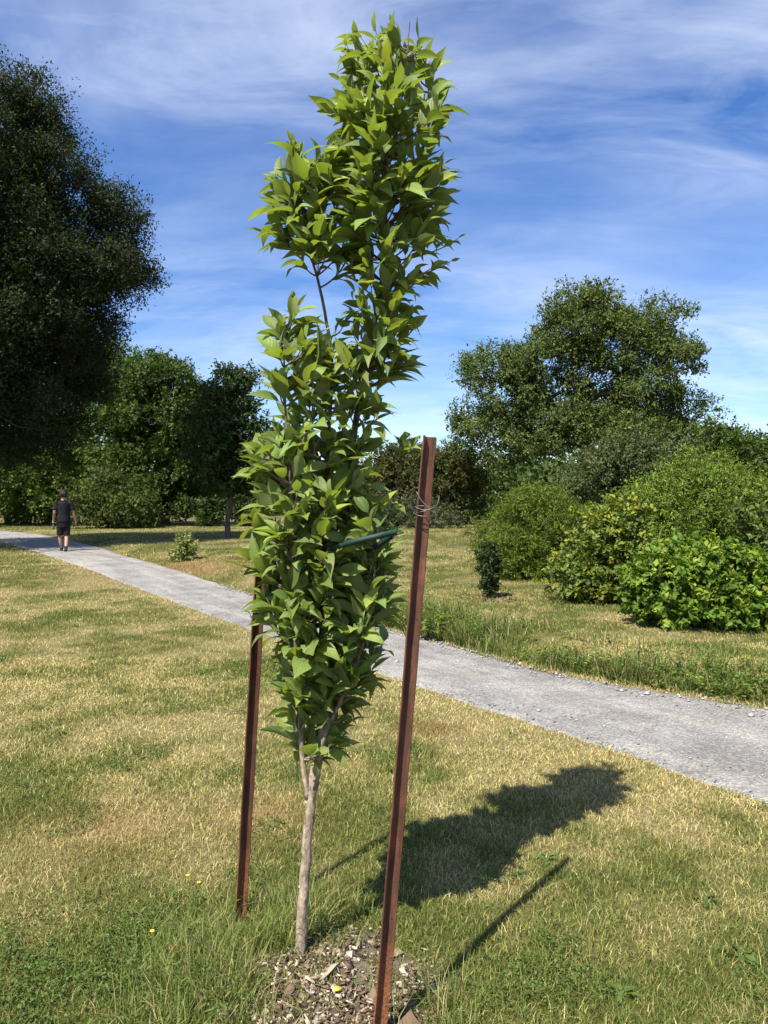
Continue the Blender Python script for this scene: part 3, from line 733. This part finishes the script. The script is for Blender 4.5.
def LB(D, specs):
    """lobes given as they measure in the photo at distance D: px,py,rx,ry (pixels), depth offset, depth radius (m)"""
    out_ = []
    for px, py, rx, ry, dy, rd in specs:
        out_.append(((px-CX)/F*D, D+dy, CAMH+(HZ-py)/F*D, rx*D/F, rd, ry*D/F))
    return out_
def gb(px, D): 
    x = (px-CX)/F*D; return (x, D, float(h(np.array([x]), np.array([D]))[0]))
dk = [(.070, .112, .022), (.090, .136, .028), (.056, .092, .019)]
md = [(.058, .096, .021), (.070, .112, .026), (.045, .078, .018)]
oak = [(.112, .152, .040), (.138, .175, .050), (.085, .120, .032)]
ygr = [(.085, .135, .024), (.07, .12, .02), (.055, .10, .018)]

plant('dark_tree', 'very dark bronze leaved tree towering over the left edge of the lawn', 'tree', gb(-90, 24), LB(24, [(-60, 180, 100, 85, 0, 4), (5, 185, 48, 60, -1, 3), (15, 112, 26, 34, 0, 2), (48, 128, 18, 20, 0, 1.2), (68, 185, 28, 30, 0, 1.8), (104, 208, 24, 24, .3, 1.5), (40, 275, 66, 66, 0, 4), (84, 252, 36, 40, 1, 2.5), (122, 226, 13, 24, .5, 1), (124, 270, 14, 22, .5, 1.2), (60, 320, 50, 40, 0, 3), (-40, 330, 120, 110, 0, 5), (20, 360, 52, 56, 1, 4), (-10, 425, 60, 44, 1, 4)]),
      2500, 95, .085, [(.034, .050, .017), (.042, .054, .020), (.030, .050, .016), (.048, .048, .022)], trunk_r=.38, shoot=.85, upb=1.1, fill=.35, lw=.5, cr=.50)
plant('broadleaf_tree', 'mid green tree behind the walker, in the shade of the dark tree', 'tree', gb(75, 46), LB(46, [(98, 372, 36, 34, 0, 3), (85, 400, 55, 55, 0, 4), (50, 450, 60, 50, -1, 4), (110, 440, 45, 50, -1, 3), (20, 480, 50, 30, -1, 3)]), 760, 54, .15, [(.115, .178, .034), (.140, .205, .040)], trunk_r=.25, shoot=.8, upb=.3)
plant('broadleaf_tree', 'round dense dark green tree between the walker and the thin trunked tree', 'tree', gb(165, 44), LB(44, [(160, 410, 52, 48, 0, 3.2), (150, 470, 55, 55, 0, 3.4), (190, 460, 40, 62, 0, 3), (135, 395, 30, 34, 0, 2), (175, 390, 28, 28, -.5, 2)]), 900, 60, .15, dk+md[:1], trunk_r=.28, shoot=.7, upb=.5)
plant('thin_trunk_tree', 'slim dark tree with a bare thin trunk and open upright crown', 'tree', gb(228, 28.5), LB(28.5, [(232, 400, 22, 34, 0, 1), (218, 440, 26, 30, 0, 1.2), (245, 445, 30, 38, 0, 1.3), (222, 475, 28, 18, 0, 1.2), (250, 480, 26, 16, 0, 1.2)]), 300, 50, .12, [(.048, .078, .022), (.060, .092, .028)], trunk_r=.095, shoot=.5, upb=.8, fill=.3, trunk_top=.8)
plant('arching_shrub', 'yellowish green arching shrub at the foot of the round dark tree', 'shrub', gb(108, 41), LB(40.5, [(112, 495, 30, 25, 0, 1.6), (95, 508, 24, 18, -.4, 1.2), (130, 510, 26, 16, -.5, 1.2)]), 210, 50, .13, [(.095, .120, .026), (.075, .105, .022)], trunk_r=.06, shoot=.7, upb=.1, mleaf=m_sleaf, stems=4)
plant('small_shrub', 'small bright shrub left of the thin tree trunk', 'shrub', gb(209, 42), LB(42, [(209, 512, 14, 14, 0, .8)]), 60, 40, .13, md, trunk_r=.04, shoot=.4, mleaf=m_sleaf, stems=3)
plant('small_shrub', 'small olive shrub right of the thin tree trunk', 'shrub', gb(246, 41), LB(41, [(246, 512, 15, 15, 0, .8)]), 60, 40, .13, [(.07, .085, .025)], trunk_r=.04, shoot=.4, mleaf=m_sleaf, stems=3)
plant('russet_tree', 'tree with green and russet leaves just behind the bare steel post', 'tree', gb(415, 44), LB(44, [(420, 490, 44, 38, 0, 3), (455, 488, 26, 38, -.5, 2.5), (395, 500, 34, 38, 0, 2.5), (410, 466, 36, 22, 0, 2), (455, 466, 22, 20, 0, 2), (376, 470, 28, 26, 0, 2)]), 700, 50, .13, [(.075, .095, .026), (.06, .085, .022), (.115, .085, .03), (.08, .09, .028)], trunk_r=.16, shoot=.6, upb=.2)
plant('grey_shrub', 'low grey green spreading shrub behind the sapling and posts', 'shrub', gb(405, 38), LB(38, [(400, 522, 40, 24, 0, 2.2), (370, 520, 30, 24, 0, 2), (432, 528, 22, 20, 0, 1.4)]), 380, 50, .10, [(.070, .085, .038), (.085, .098, .046)], trunk_r=.06, shoot=.5, upb=.1, mleaf=m_sleaf, stems=4)
plant('oak_tree', 'tall broad oak with sky showing through its grey green crown', 'tree', gb(590, 40), LB(40, [(568, 332, 30, 34, 0, 2.4), (640, 328, 34, 30, .5, 2.6), (528, 358, 22, 22, 0, 1.8), (494, 368, 26, 22, 0, 2), (478, 412, 24, 26, 0, 2), (500, 440, 34, 28, 0, 2.4), (560, 385, 44, 26, 0, 3), (640, 385, 44, 28, 0, 3), (676, 345, 20, 32, 0, 2), (684, 408, 22, 20, 0, 2), (545, 430, 40, 24, 0, 3), (612, 432, 44, 24, 0, 3.4), (596, 306, 24, 18, 0, 1.8), (602, 348, 26, 26, 0, 2.2), (600, 405, 32, 22, 0, 2.6), (520, 395, 26, 20, 0, 2), (668, 440, 34, 24, 0, 2.4)]),
      1150, 66, .135, oak, trunk_r=.42, shoot=.75, upb=.55, fill=.40, mbark=m_bark, trunk_top=.55, dens=.34, cr=.75)
plant('grey_green_tree', 'spreading grey green tree in front of the tall oak', 'tree', gb(640, 31), LB(31, [(625, 462, 34, 22, 0, 1.6), (598, 488, 30, 28, 0, 1.6), (665, 470, 30, 24, .3, 1.6), (640, 500, 40, 26, 0, 1.8), (700, 490, 36, 26, .3, 1.8)]), 560, 60, .11, [(.105, .130, .052), (.085, .108, .042)], trunk_r=.16, shoot=.6, upb=.4, mbark=m_barkg)
rd = hit(532, 580)[1]+.9
plant('round_shrub', 'big round dark green shrub behind the small young tree', 'shrub', gb(535, rd), LB(rd, [(535, 530, 48, 34, 0, 1.15), (510, 548, 32, 30, -.1, .9), (565, 548, 34, 32, -.1, .9), (540, 562, 46, 20, -.3, 1.0), (535, 505, 30, 12, 0, .7), (510, 568, 26, 14, -.4, .6), (565, 570, 28, 16, -.3, .7)]), 760, 70, .055, [(.120, .162, .018), (.150, .190, .022), (.092, .132, .016)], trunk_r=.05, shoot=.28, upb=.5, mleaf=m_sleaf, stems=5, tip_r=.003, lw=.3, trunk_top=.5)
yd = hit(615, 604)[1]+.45
plant('yellowing_shrub', 'loose shrub with yellowing leaves between the round and the large leaved shrubs', 'shrub', gb(612, yd), LB(yd, [(612, 548, 32, 34, 0, .55), (585, 568, 24, 22, 0, .4), (634, 575, 26, 26, -.1, .45), (612, 522, 22, 20, 0, .35), (600, 588, 28, 14, -.25, .4), (635, 596, 24, 12, -.3, .35), (578, 580, 16, 10, -.1, .3)]), 360, 42, .062, [(.15, .195, .032), (.115, .165, .028), (.25, .27, .032), (.085, .125, .025)], trunk_r=.02, shoot=.26, upb=.3, mleaf=m_sleaf, stems=5, tip_r=.003, lw=.62, trunk_top=.4)
ld = hit(705, 632)[1]+.7
plant('large_leaved_shrub', 'low mounded shrub with large bright green leaves at the right', 'shrub', gb(700, ld), LB(ld, [(700, 590, 50, 34, 0, .7), (660, 585, 24, 24, -.1, .45), (742, 598, 36, 34, -.1, .55), (700, 562, 40, 16, .1, .5), (740, 618, 34, 16, -.4, .4), (690, 612, 38, 18, -.4, .45), (655, 600, 20, 12, -.2, .3), (715, 622, 30, 12, -.5, .35)]), 640, 42, .064, [(.110, .190, .020), (.135, .220, .024), (.090, .160, .018), (.22, .28, .03)], trunk_r=.02, shoot=.20, upb=.5, mleaf=m_sleaf, stems=5, tip_r=.003, lw=.72, nmup=1.1, trunk_top=.4)
plant('light_green_tree', 'low light green tree with arching sprays above the large leaved shrub', 'tree', gb(700, 17), LB(17, [(685, 505, 44, 28, 0, 1.1), (648, 522, 34, 26, 0, .9), (735, 512, 36, 32, .2, 1.1), (702, 472, 28, 18, .2, .7), (722, 488, 20, 18, -.2, .6), (720, 550, 50, 26, 0, 1.2), (680, 560, 46, 20, 0, 1.1)]), 640, 60, .070, [(.150, .220, .030), (.180, .250, .036), (.115, .178, .025)], trunk_r=.09, shoot=.42, upb=.35, mleaf=m_sleaf, lw=.34, spread=.8)
plant('hedge_shrub', 'yellow green shrub cut by the right edge, behind the large leaved one', 'shrub', gb(790, 13.5), LB(13.5, [(775, 545, 34, 50, 0, .8), (800, 580, 50, 50, 0, .9)]), 230, 46, .08, [(.12, .165, .032), (.09, .135, .027)], trunk_r=.04, shoot=.3, upb=.4, mleaf=m_sleaf, stems=4, tip_r=.003)
plant('shaded_tree', 'low branched tree in deep shade at the far left edge, behind the path', 'tree', gb(8, 48), LB(48, [(5, 485, 50, 36, 0, 3.5), (-40, 470, 50, 46, 0, 3.5), (40, 500, 34, 26, -.5, 2.4)]), 420, 50, .15, dk, trunk_r=.2, shoot=.7, upb=.3)
for px, py, rx, ry, D, lab in [(715, 452, 26, 24, 52, 'dark rounded tree right of the oak, on the far skyline'), (752, 458, 34, 24, 56, 'low dark tree on the skyline at the right edge'), (470, 500, 22, 34, 58, 'small distant tree closing the gap between the russet tree and oak')]:
    plant('distant_tree', lab, 'tree', gb(px, D), LB(D, [(px, py, rx, ry, 0, rx*D/F), (px-rx*.5, py+ry*.8, rx*.9, ry, 0, rx*D/F), (px+rx*.6, py+ry*.9, rx*.9, ry, 0, rx*D/F)]), 300, 44, .22, dk+md[:1], trunk_r=.2, shoot=.9, upb=.4)
ym = hit(488, 598)
plant('young_tree', 'small dark columnar young tree planted alone on the far lawn', 'tree', ym, LB(ym[1], [(489, 556, 7, 13, 0, .13), (489, 570, 8, 14, 0, .14), (489, 583, 5, 8, 0, .09)]), 150, 36, .040, [(.042, .070, .022), (.055, .086, .028)], trunk_r=.018, shoot=.07, upb=1.0, mleaf=m_sleaf, fill=.3, tip_r=.002)
n = 260; a = rng.uniform(0, 6.28, n); r_ = .62*np.sqrt(rng.random(n)); V, f, c_ = chips(ym[0]+r_*np.cos(a), ym[1]+r_*np.sin(a), 2.2)
tag(mesh_obj('mulch', V, [f], m_chip, col=c_*np.array([.6, .45, .38])), 'ring of brown mulch under the small columnar young tree', 'mulch', kind='stuff')

# far woods closing the view
n = 60
WV = Acc(); 
for k in range(150):
    a = rng.uniform(-48, 48); D = rng.uniform(78, 120); x = D*math.tan(R(a)); Hh = rng.uniform(6, 9) if abs(x/D) > .12 else rng.uniform(4, 6)
    nb = 500; d = rdir(nb); P = np.array([x, D, .3+Hh*.5])+d*np.array([5, 4, Hh*.5])*rng.uniform(.6, 1, (nb, 1))
    P = P+rng.normal(size=P.shape)*.3; cl = np.array(dk+md)[rng.integers(0, 6)]*rng.uniform(.7, 1.2, (nb, 1))
    L_ = rng.uniform(.5, 1.0, nb); WV.add(*cards(P, rdir(nb), d+UP*.5+.5*rdir(nb), L_, L_*.7, cl))
tag(WV.obj('woods', m_tleaf), 'dark far-off woods closing the end of the park', 'woods', kind='stuff')

# ------------------------------------------------------------------ small plants
def rosette(name, label, cat, base, nl, L, hgt, cols, group=None, lw=.55, wild=.5):
    o = thing(name, base, label, cat, group); mbs = MB(); P, D2, N2, LL2 = [], [], [], []
    for k in range(nl):
        a = k*2.4+rng.normal(0, .3); hh = hgt*(.3+.7*(k+.5)/nl); rr = .35*L*(1-.4*k/nl)
        q = spline([base, base+np.array([rr*.4*math.cos(a), rr*.4*math.sin(a), hh*.6]), base+np.array([rr*math.cos(a), rr*math.sin(a), hh])], 6)
        mbs.tube(q, np.linspace(.004, .002, 6), 5); P.append(q[-1]); d = np.array([math.cos(a), math.sin(a), .35]); D2.append(d+.2*rng.normal(size=3)); N2.append(UP+.3*rng.normal(size=3)); LL2.append(L*rng.uniform(.7, 1.2))
    mbs.build('stem', m_gstem, o, smooth=True)
    cl = np.array(cols)[rng.integers(0, len(cols), nl)]*rng.uniform(.8, 1.2, (nl, 1)); LL2 = np.array(LL2)
    V, q, c_, uv = leaves(np.array(P), np.array(D2), np.array(N2), LL2, LL2*lw, cl, curl=.45, fold=.25, rows=7, half=2, wav=.05)
    mesh_obj('foliage', V, [q], m_leaf, o, c_, uv, smooth=True); return o
m_gstem = plain_mat('green_stem', (.10, .14, .04), .6, .3)
rosette('broadleaf_weed', 'bright broad leaved weed at the path edge beside the bare steel post', 'plant', hit(433, 640), 15, .20, .26, [(.12, .20, .03), (.09, .16, .025)])
wb = hit(182, 561)
plant('flowering_weed', 'bushy pale green weed on the bank across the path, beyond the posts', 'plant', wb, LB(wb[1], [(184, 543, 5, 8, 0, .12), (181, 550, 7, 7, 0, .14), (186, 553, 6, 6, 0, .1), (177, 556, 6, 4, 0, .1)]), 46, 30, .06, [(.22, .27, .07), (.17, .22, .05), (.34, .34, .14)], trunk_r=.012, shoot=.16, upb=.5, mleaf=m_sleaf, tip_r=.003, stems=3)

for px, py in [(392, 772), (548, 862), (742, 962), (622, 1000), (60, 735), (706, 905), (300, 735)]:
    rosette('lawn_weed', 'small flat broad leaved weed growing in the mown lawn', 'plant', hit(px, py), 9, .055, .02, [(.10, .165, .03), (.13, .19, .04)], 'broad leaved weeds in the lawn', lw=.45)
# weeds along the far side of the path and tall grass round the posts
WG = Acc()
n = 60000
s_ = rng.uniform(-3, 13, n); off = np.abs(rng.normal(0, .30, n))+.02
nq = n_far(s_)+off+.05; x = U[0]*s_+NN[0]*nq; y = U[1]*s_+NN[1]*nq
dens = fbm(s_/.8, off/.5, 61, 3); k = (rng.random(n) < np.clip((dens-.38)*5, .06, 1)*(1-.85*sstep(9.5, 11, s_))) & (np.abs(x) < .55*y+1.2); x, y, off, s_ = x[k], y[k], off[k], s_[k]; n = len(x)
vig = np.clip((fbm(s_/1.1, s_*0+3, 71, 3)-.25)*2, .25, 1)
col = np.array([.10, .155, .028])*rng.uniform(.6, 1.35, (n, 1)); dq = rng.random((n, 1)) < .22; col = np.where(dq, straw*.8, col)
WG.add(*blades(np.stack([x, y, h(x, y)-.005], -1), rng.uniform(.10, .38, n)*vig, np.maximum(rng.uniform(.004, .010, n), y/F*.6), np.clip(rng.normal(.5, .25, n), .05, 1), rng.uniform(0, 6.28, n), col, 2))
ns = 2600; s_ = rng.uniform(-3, 13, ns); off = np.abs(rng.normal(0, .28, ns))+.03; nq = n_far(s_)+off+.05
x = U[0]*s_+NN[0]*nq; y = U[1]*s_+NN[1]*nq; k = (rng.random(ns) < np.clip((fbm(s_/.8, off/.5, 61, 3)-.36)*5, .05, 1)*(1-.8*sstep(9.5, 11, s_))) & (np.abs(x) < .55*y+1.2); x, y, s_ = x[k], y[k], s_[k]; ns = len(x)
hgt = rng.uniform(.14, .42, ns)*np.clip((fbm(s_/1.1, s_*0+3, 71, 3)-.2)*2, .3, 1); ld_ = rng.normal(size=(ns, 3))*np.array([.35, .35, 0]); npl = 14
t = (np.arange(npl)+.5)/npl; b0 = np.stack([x, y, h(x, y)], -1)
P = b0[:, None]+(UP+ld_)[:, None]*(t[None, :, None]*hgt[:, None, None]); P = P.reshape(-1, 3); m_ = len(P)
cl = np.repeat(np.where(rng.random((ns, 1)) < .3, np.array([.24, .26, .06]), np.array([.12, .19, .032]))*rng.uniform(.7, 1.3, (ns, 1)), npl, 0)
L_ = rng.uniform(.03, .075, m_)*(1.15-np.tile(t, ns)*.6); WG.add(*cards(P, nrm(rdir(m_)*np.array([1, 1, .3])+UP*.35), UP+.5*rdir(m_), L_, L_*.42, cl))
tag(WG.obj('weeds', m_grass), 'strip of taller green weeds along the far edge of the gravel path', 'weeds', kind='stuff')
TG = Acc()
n = 4200
x = rng.normal(-.50, .16, n); y = rng.normal(2.64, .20, n)
x2 = rng.normal(-.24, .16, 1400); y2 = rng.normal(2.86, .12, 1400); x3 = rng.normal(.12, .09, 500); y3 = rng.normal(2.40, .14, 500)
x = np.concatenate([x, x2, x3]); y = np.concatenate([y, y2, y3])
cl_ = fbm(x/.13, y/.13, 55, 2); k = (cl_ > .47) & ((mulch_r(x, y) > .72) | (rng.random(len(x)) < .45)); x, y = x[k], y[k]; n = len(x)
col = np.where(rng.random((n, 1)) < .78, np.array([.165, .215, .045]), straw*.8)*rng.uniform(.6, 1.25, (n, 1))
TG.add(*blades(np.stack([x, y, h(x, y)-.005], -1), rng.uniform(.06, .19, n), rng.uniform(.002, .0042, n), np.clip(rng.normal(.65, .3, n), .05, 1.1), rng.uniform(0, 6.28, n), col, 2))
tag(TG.obj('tall_grass', m_grass), 'uncut wispy green grass around the posts and the trunk', 'grass', kind='stuff')

# wispy flowering weeds near the left post
m_petal = plain_mat('yellow_petals', (.75, .62, .03), .6, .3)
def wispy(base, label, ns, reach, lean_to, nfl=0):
    o = thing('wispy_weed', base, label, 'plant', 'wispy weeds in the uncut grass'); mbs = MB(); P = []; D2 = []
    tips = []
    for k in range(ns):
        a = lean_to+rng.normal(0, .9); r_ = reach*rng.uniform(.5, 1.1); hh = reach*rng.uniform(.25, .7)
        q = spline([base, base+np.array([r_*.35*math.cos(a), r_*.35*math.sin(a), hh*.75]), base+np.array([r_*math.cos(a), r_*math.sin(a), hh*.85])+rng.normal(size=3)*.02], 10)
        mbs.tube(q, np.linspace(.0018, .0008, 10), 4)
        for j in range(2, 10):
            if rng.random() < .75: P.append(q[j]); D2.append(nrm(q[j]-q[j-1])+.9*rdir(1)[0])
        tips.append(q[-1])
    mbs.build('stem_sprays', m_gstem, o, smooth=True)
    P = np.array(P); n_ = len(P); L_ = rng.uniform(.014, .032, n_)
    V, q, c_, uv = leaves(P, np.array(D2), UP+.4*rdir(n_), L_, L_*.22, np.array([.15, .20, .045])*rng.uniform(.75, 1.2, (n_, 1)), curl=.3, fold=.2, rows=3, half=1)
    mesh_obj('foliage', V, [q], m_sleaf, o, c_, uv)
    for t in tips[:nfl]:
        mbf = MB()
        for j in range(5):
            a = j*1.257; d = np.array([math.cos(a), math.sin(a), .35])*.009; sdv = np.array([-math.sin(a), math.cos(a), 0])*.004
            mbf.add(np.stack([t, t+d*.6+sdv, t+d, t+d*.6-sdv]), {4: np.array([[0, 1, 2, 3]])})
        mbf.build('flower', m_petal, o)
    return o
def gpt(x, y): return np.array([x, y, float(h(np.array([x]), np.array([y]))[0])])
wispy(gpt(-.52, 2.48), 'sprawling wispy weed with thin arching stems left of the mulch', 30, .40, 2.9)
wispy(gpt(-.60, 2.80), 'upright wispy weed with small yellow flowers in front of the left post', 22, .34, 2.4, 3)
wispy(gpt(-.45, 2.28), 'low wispy weed at the lower edge of the mulch, near the photo bottom', 24, .34, 3.4)

# fallen leaves
def fallen(px, py, col, label, L=.05):
    b_ = hit(px, py)+UP*.022
    m_ = plain_mat('fallen_leaf_'+str(px), col, .6, .3, 0, .3, 60)
    V, q, c_, uv = leaves(b_[None], np.array([[.7, .4, .1]]), np.array([[.1, -.35, 1.]]), np.array([L]), np.array([L*.65]), np.array([col]), curl=.35, fold=.35, rows=6, half=2)
    V = V-b_; o = mesh_obj('fallen_leaf', V, [q], m_, None, smooth=True); o.location = b_; tag(o, label, 'leaf'); sm = o.modifiers.new('thickness', 'SOLIDIFY'); sm.thickness = .0012
fallen(333, 1000, (.50, .42, .05), 'bright yellow fallen leaf lying on the wood chip mulch', .034)
fallen(167, 958, (.32, .13, .05), 'curled brown fallen leaf in the green clover', .045)

# ------------------------------------------------------------------ walker
wp = hit(63.5, 552.5); Dp = wp[1]
HT = 1.76; hd = nrm(np.array([-.50, .866])); 
person = thing('person', wp, 'person in a black t-shirt walking away along the gravel path', 'person')
fwd = np.array([hd[0], hd[1], 0]); rgt = np.array([hd[1], -hd[0], 0])
def B(r_, f_, u_): return wp+rgt*r_+fwd*f_+UP*u_
m_skin = plain_mat('skin', (.36, .19, .13), .5, .35, 0, .1)
m_shirt = plain_mat('black_cotton', (.012, .013, .016), .85, .2, 0, .3, 20)
m_short = plain_mat('dark_cloth', (.018, .012, .012), .85, .2, 0, .3, 20)
m_hair = plain_mat('brown_hair', (.035, .020, .014), .7, .3, 0, .5, 60, .5)
m_shoe = plain_mat('black_shoes', (.012, .012, .013), .6, .4)
def remeshed(mb_, name, mt, voxel, sm=6, parent=person):
    o = mb_.build(name, mt, parent, smooth=True); r = o.modifiers.new('remesh', 'REMESH'); r.mode = 'VOXEL'; r.voxel_size = voxel; r.use_smooth_shade = True
    s = o.modifiers.new('smooth', 'SMOOTH'); s.iterations = sm; s.factor = .5; return o
def ell(mb_, c, rr, ax=None, nu=14, nv=10):
    u = np.linspace(0, 2*np.pi, nu, endpoint=False); v = np.linspace(0, np.pi, nv)
    pts = np.array([[math.sin(b_)*math.cos(a), math.sin(b_)*math.sin(a), math.cos(b_)] for b_ in v for a in u])
    V = np.array(c)+pts[:, :1]*rr[0]*rgt+pts[:, 1:2]*rr[1]*fwd+pts[:, 2:]*rr[2]*UP
    i = np.arange(nv-1)[:, None]*nu; j = np.arange(nu)[None]; q = np.stack([i+j, i+nu+j, i+nu+(j+1) % nu, i+(j+1) % nu], -1).reshape(-1, 4)
    mb_.add(V, {4: q})
def loft(mb_, rings, sides=16):
    """rings: (r,f,u, half width, half depth)"""
    th = np.arange(sides)/sides*6.283; V = []
    for r_, f_, u_, a, b_ in rings:
        V.append(B(r_, f_, u_)+rgt*(a*np.cos(th))[:, None]+fwd*(b_*np.sin(th))[:, None])
    V = np.concatenate(V); n_ = len(rings); i = np.arange(n_-1)[:, None]*sides; j = np.arange(sides)[None]
    q = np.stack([i+j, i+(j+1) % sides, i+sides+(j+1) % sides, i+sides+j], -1).reshape(-1, 4)
    mb_.add(V, {4: q, sides: np.array([np.arange(sides)[::-1], (n_-1)*sides+np.arange(sides)])})
mb = MB()
loft(mb, [(0, 0, .86, .15, .11), (0, 0, .95, .165, .12), (0, .01, 1.10, .145, .10), (0, .02, 1.28, .17, .115), (0, .02, 1.40, .175, .11), (0, .02, 1.46, .12, .085), (0, .025, 1.50, .062, .062), (0, .035, 1.58, .055, .058)])
ell(mb, B(0, .055, 1.655), (.076, .098, .118)); ell(mb, B(0, .15, 1.64), (.014, .018, .022)); ell(mb, B(0, .125, 1.595), (.032, .03, .03))
for s in (-1, 1): ell(mb, B(s*.078, .05, 1.65), (.012, .022, .034)); ell(mb, B(s*.032, .143, 1.665), (.014, .01, .009))
# left leg planted, right leg swinging through behind
ankL, ankR = (-.045, .10, .09), (.03, -.24, .14)
def limb(pts, rad): mb.tube(spline([B(*p_) for p_ in pts], 14), np.interp(np.linspace(0, 1, 14), np.linspace(0, 1, len(rad)), rad), 12)
limb([(-.09, 0, .90), (-.09, .06, .50), ankL], [.085, .075, .056, .054, .038]); limb([(.09, 0, .90), (.085, .01, .50), ankR], [.085, .075, .056, .054, .038])
for (r_, f_, u_), pit in ((ankL, 0), (ankR, -.5)):
    mb.tube(spline([B(r_, f_-.04, u_-.03-pit*-.03), B(r_, f_+.06, u_-.055+pit*.05), B(r_, f_+.17, u_-.06+pit*.14)], 8), np.linspace(.038, .03, 8), 10)
arms = [(-1, [(-.185, .02, 1.41), (-.245, -.03, 1.16), (-.262, .04, .90)]), (1, [(.185, .02, 1.41), (.255, -.01, 1.16), (.325, .02, .885)])]
for s, pp in arms:
    limb(pp, [.052, .048, .041, .036, .027])
    e = np.array(pp[2]); palm = e+np.array([s*.006, .01, -.06])
    limb([tuple(e), tuple(e+(palm-e)*.6), tuple(palm)], [.026, .033, .034])
    for k in range(4):
        st = palm+np.array([s*.004, (k-1.5)*.017, -.02]); ln = (.062, .072, .068, .052)[k]
        mb.tube(spline([B(*st), B(*(st+np.array([-s*.004, .004, -ln*.55]))), B(*(st+np.array([-s*.022, .006, -ln])))], 6), [.0095, .009, .009, .0085, .008, .007], 8)
    th_ = e+np.array([0, .03, -.03]); mb.tube(spline([B(*th_), B(*(th_+np.array([-s*.012, .03, -.03]))), B(*(th_+np.array([-s*.018, .035, -.06])))], 6), np.linspace(.012, .008, 6), 8)
remeshed(mb, 'body', m_skin, .007, 4)
mb = MB()
loft(mb, [(0, -.005, .86, .195, .135), (0, -.005, .92, .195, .14), (0, .0, 1.08, .180, .130), (0, .012, 1.28, .198, .142), (0, .015, 1.40, .20, .135), (0, .018, 1.455, .15, .11), (0, .022, 1.495, .085, .085)], 20)
for s, pp in arms: mb.tube([B(*pp[0]), B(*(np.array(pp[0])*.45+np.array(pp[1])*.55)), B(*(np.array(pp[0])*.18+np.array(pp[1])*.82))], [.075, .078, .08], 14)
remeshed(mb, 't_shirt', m_shirt, .012, 5)
mb = MB(); loft(mb, [(0, 0, .72, .15, .12), (0, 0, .84, .178, .128), (0, 0, .95, .175, .128)])
for sx, kn in ((-.09, .06), (.088, .01)):
    mb.tube(spline([B(sx, 0, .86), B(sx*1.0, kn*.6, .68), B(sx*.92, kn-.01, .49)], 12), np.linspace(.105, .088, 12), 14)
remeshed(mb, 'shorts', m_short, .012, 5)
mb = MB(); ell(mb, B(0, .035, 1.685), (.092, .108, .105))
for k in range(46):
    d = nrm(rng.normal(size=3)); 
    if d[1] > .35 and d[2] < .4: continue
    ell(mb, B(d[0]*.088, .03+d[1]*.10, 1.68+d[2]*.098), (.034, .034, .034), nu=7, nv=5)
remeshed(mb, 'hair', m_hair, .010, 2)
for (r_, f_, u_), pit in ((ankL, 0), (ankR, -.5)):
    mb = MB(); mb.tube(spline([B(r_, f_-.06, u_-.04), B(r_, f_+.05, u_-.05+pit*.05), B(r_, f_+.18, u_-.058+pit*.14)], 10), [.03, .046, .05, .05, .05, .05, .05, .046, .04, .026], 12)
    mb.tube([B(r_, f_, u_-.04), B(r_, f_-.005, u_+.05)], [.047, .045], 12)
    remeshed(mb, 'shoe', m_shoe, .010, 3)
hb_ = B(-.262, .05, .80)
bt = thing('bottle', hb_, 'small green bottle hanging from the left hand of the walker', 'bottle')
m_bot = plain_mat('green_plastic', (.02, .11, .035), .35, .5)
mb = MB(); z_ = np.array([0, .01, .10, .125, .14, .165]); mb.tube(np.array([hb_+UP*(q-.15) for q in z_]), [.026, .03, .03, .022, .012, .012], 14); mb.build('flask', m_bot, bt, smooth=True)
mb = MB(); mb.tube(np.array([hb_+UP*.012, hb_+UP*.034]), [.014, .014], 12); mb.build('cap', m_shoe, bt)
print('TOTAL verts', sum(len(o.data.vertices) for o in C.objects if o.type == 'MESH'))
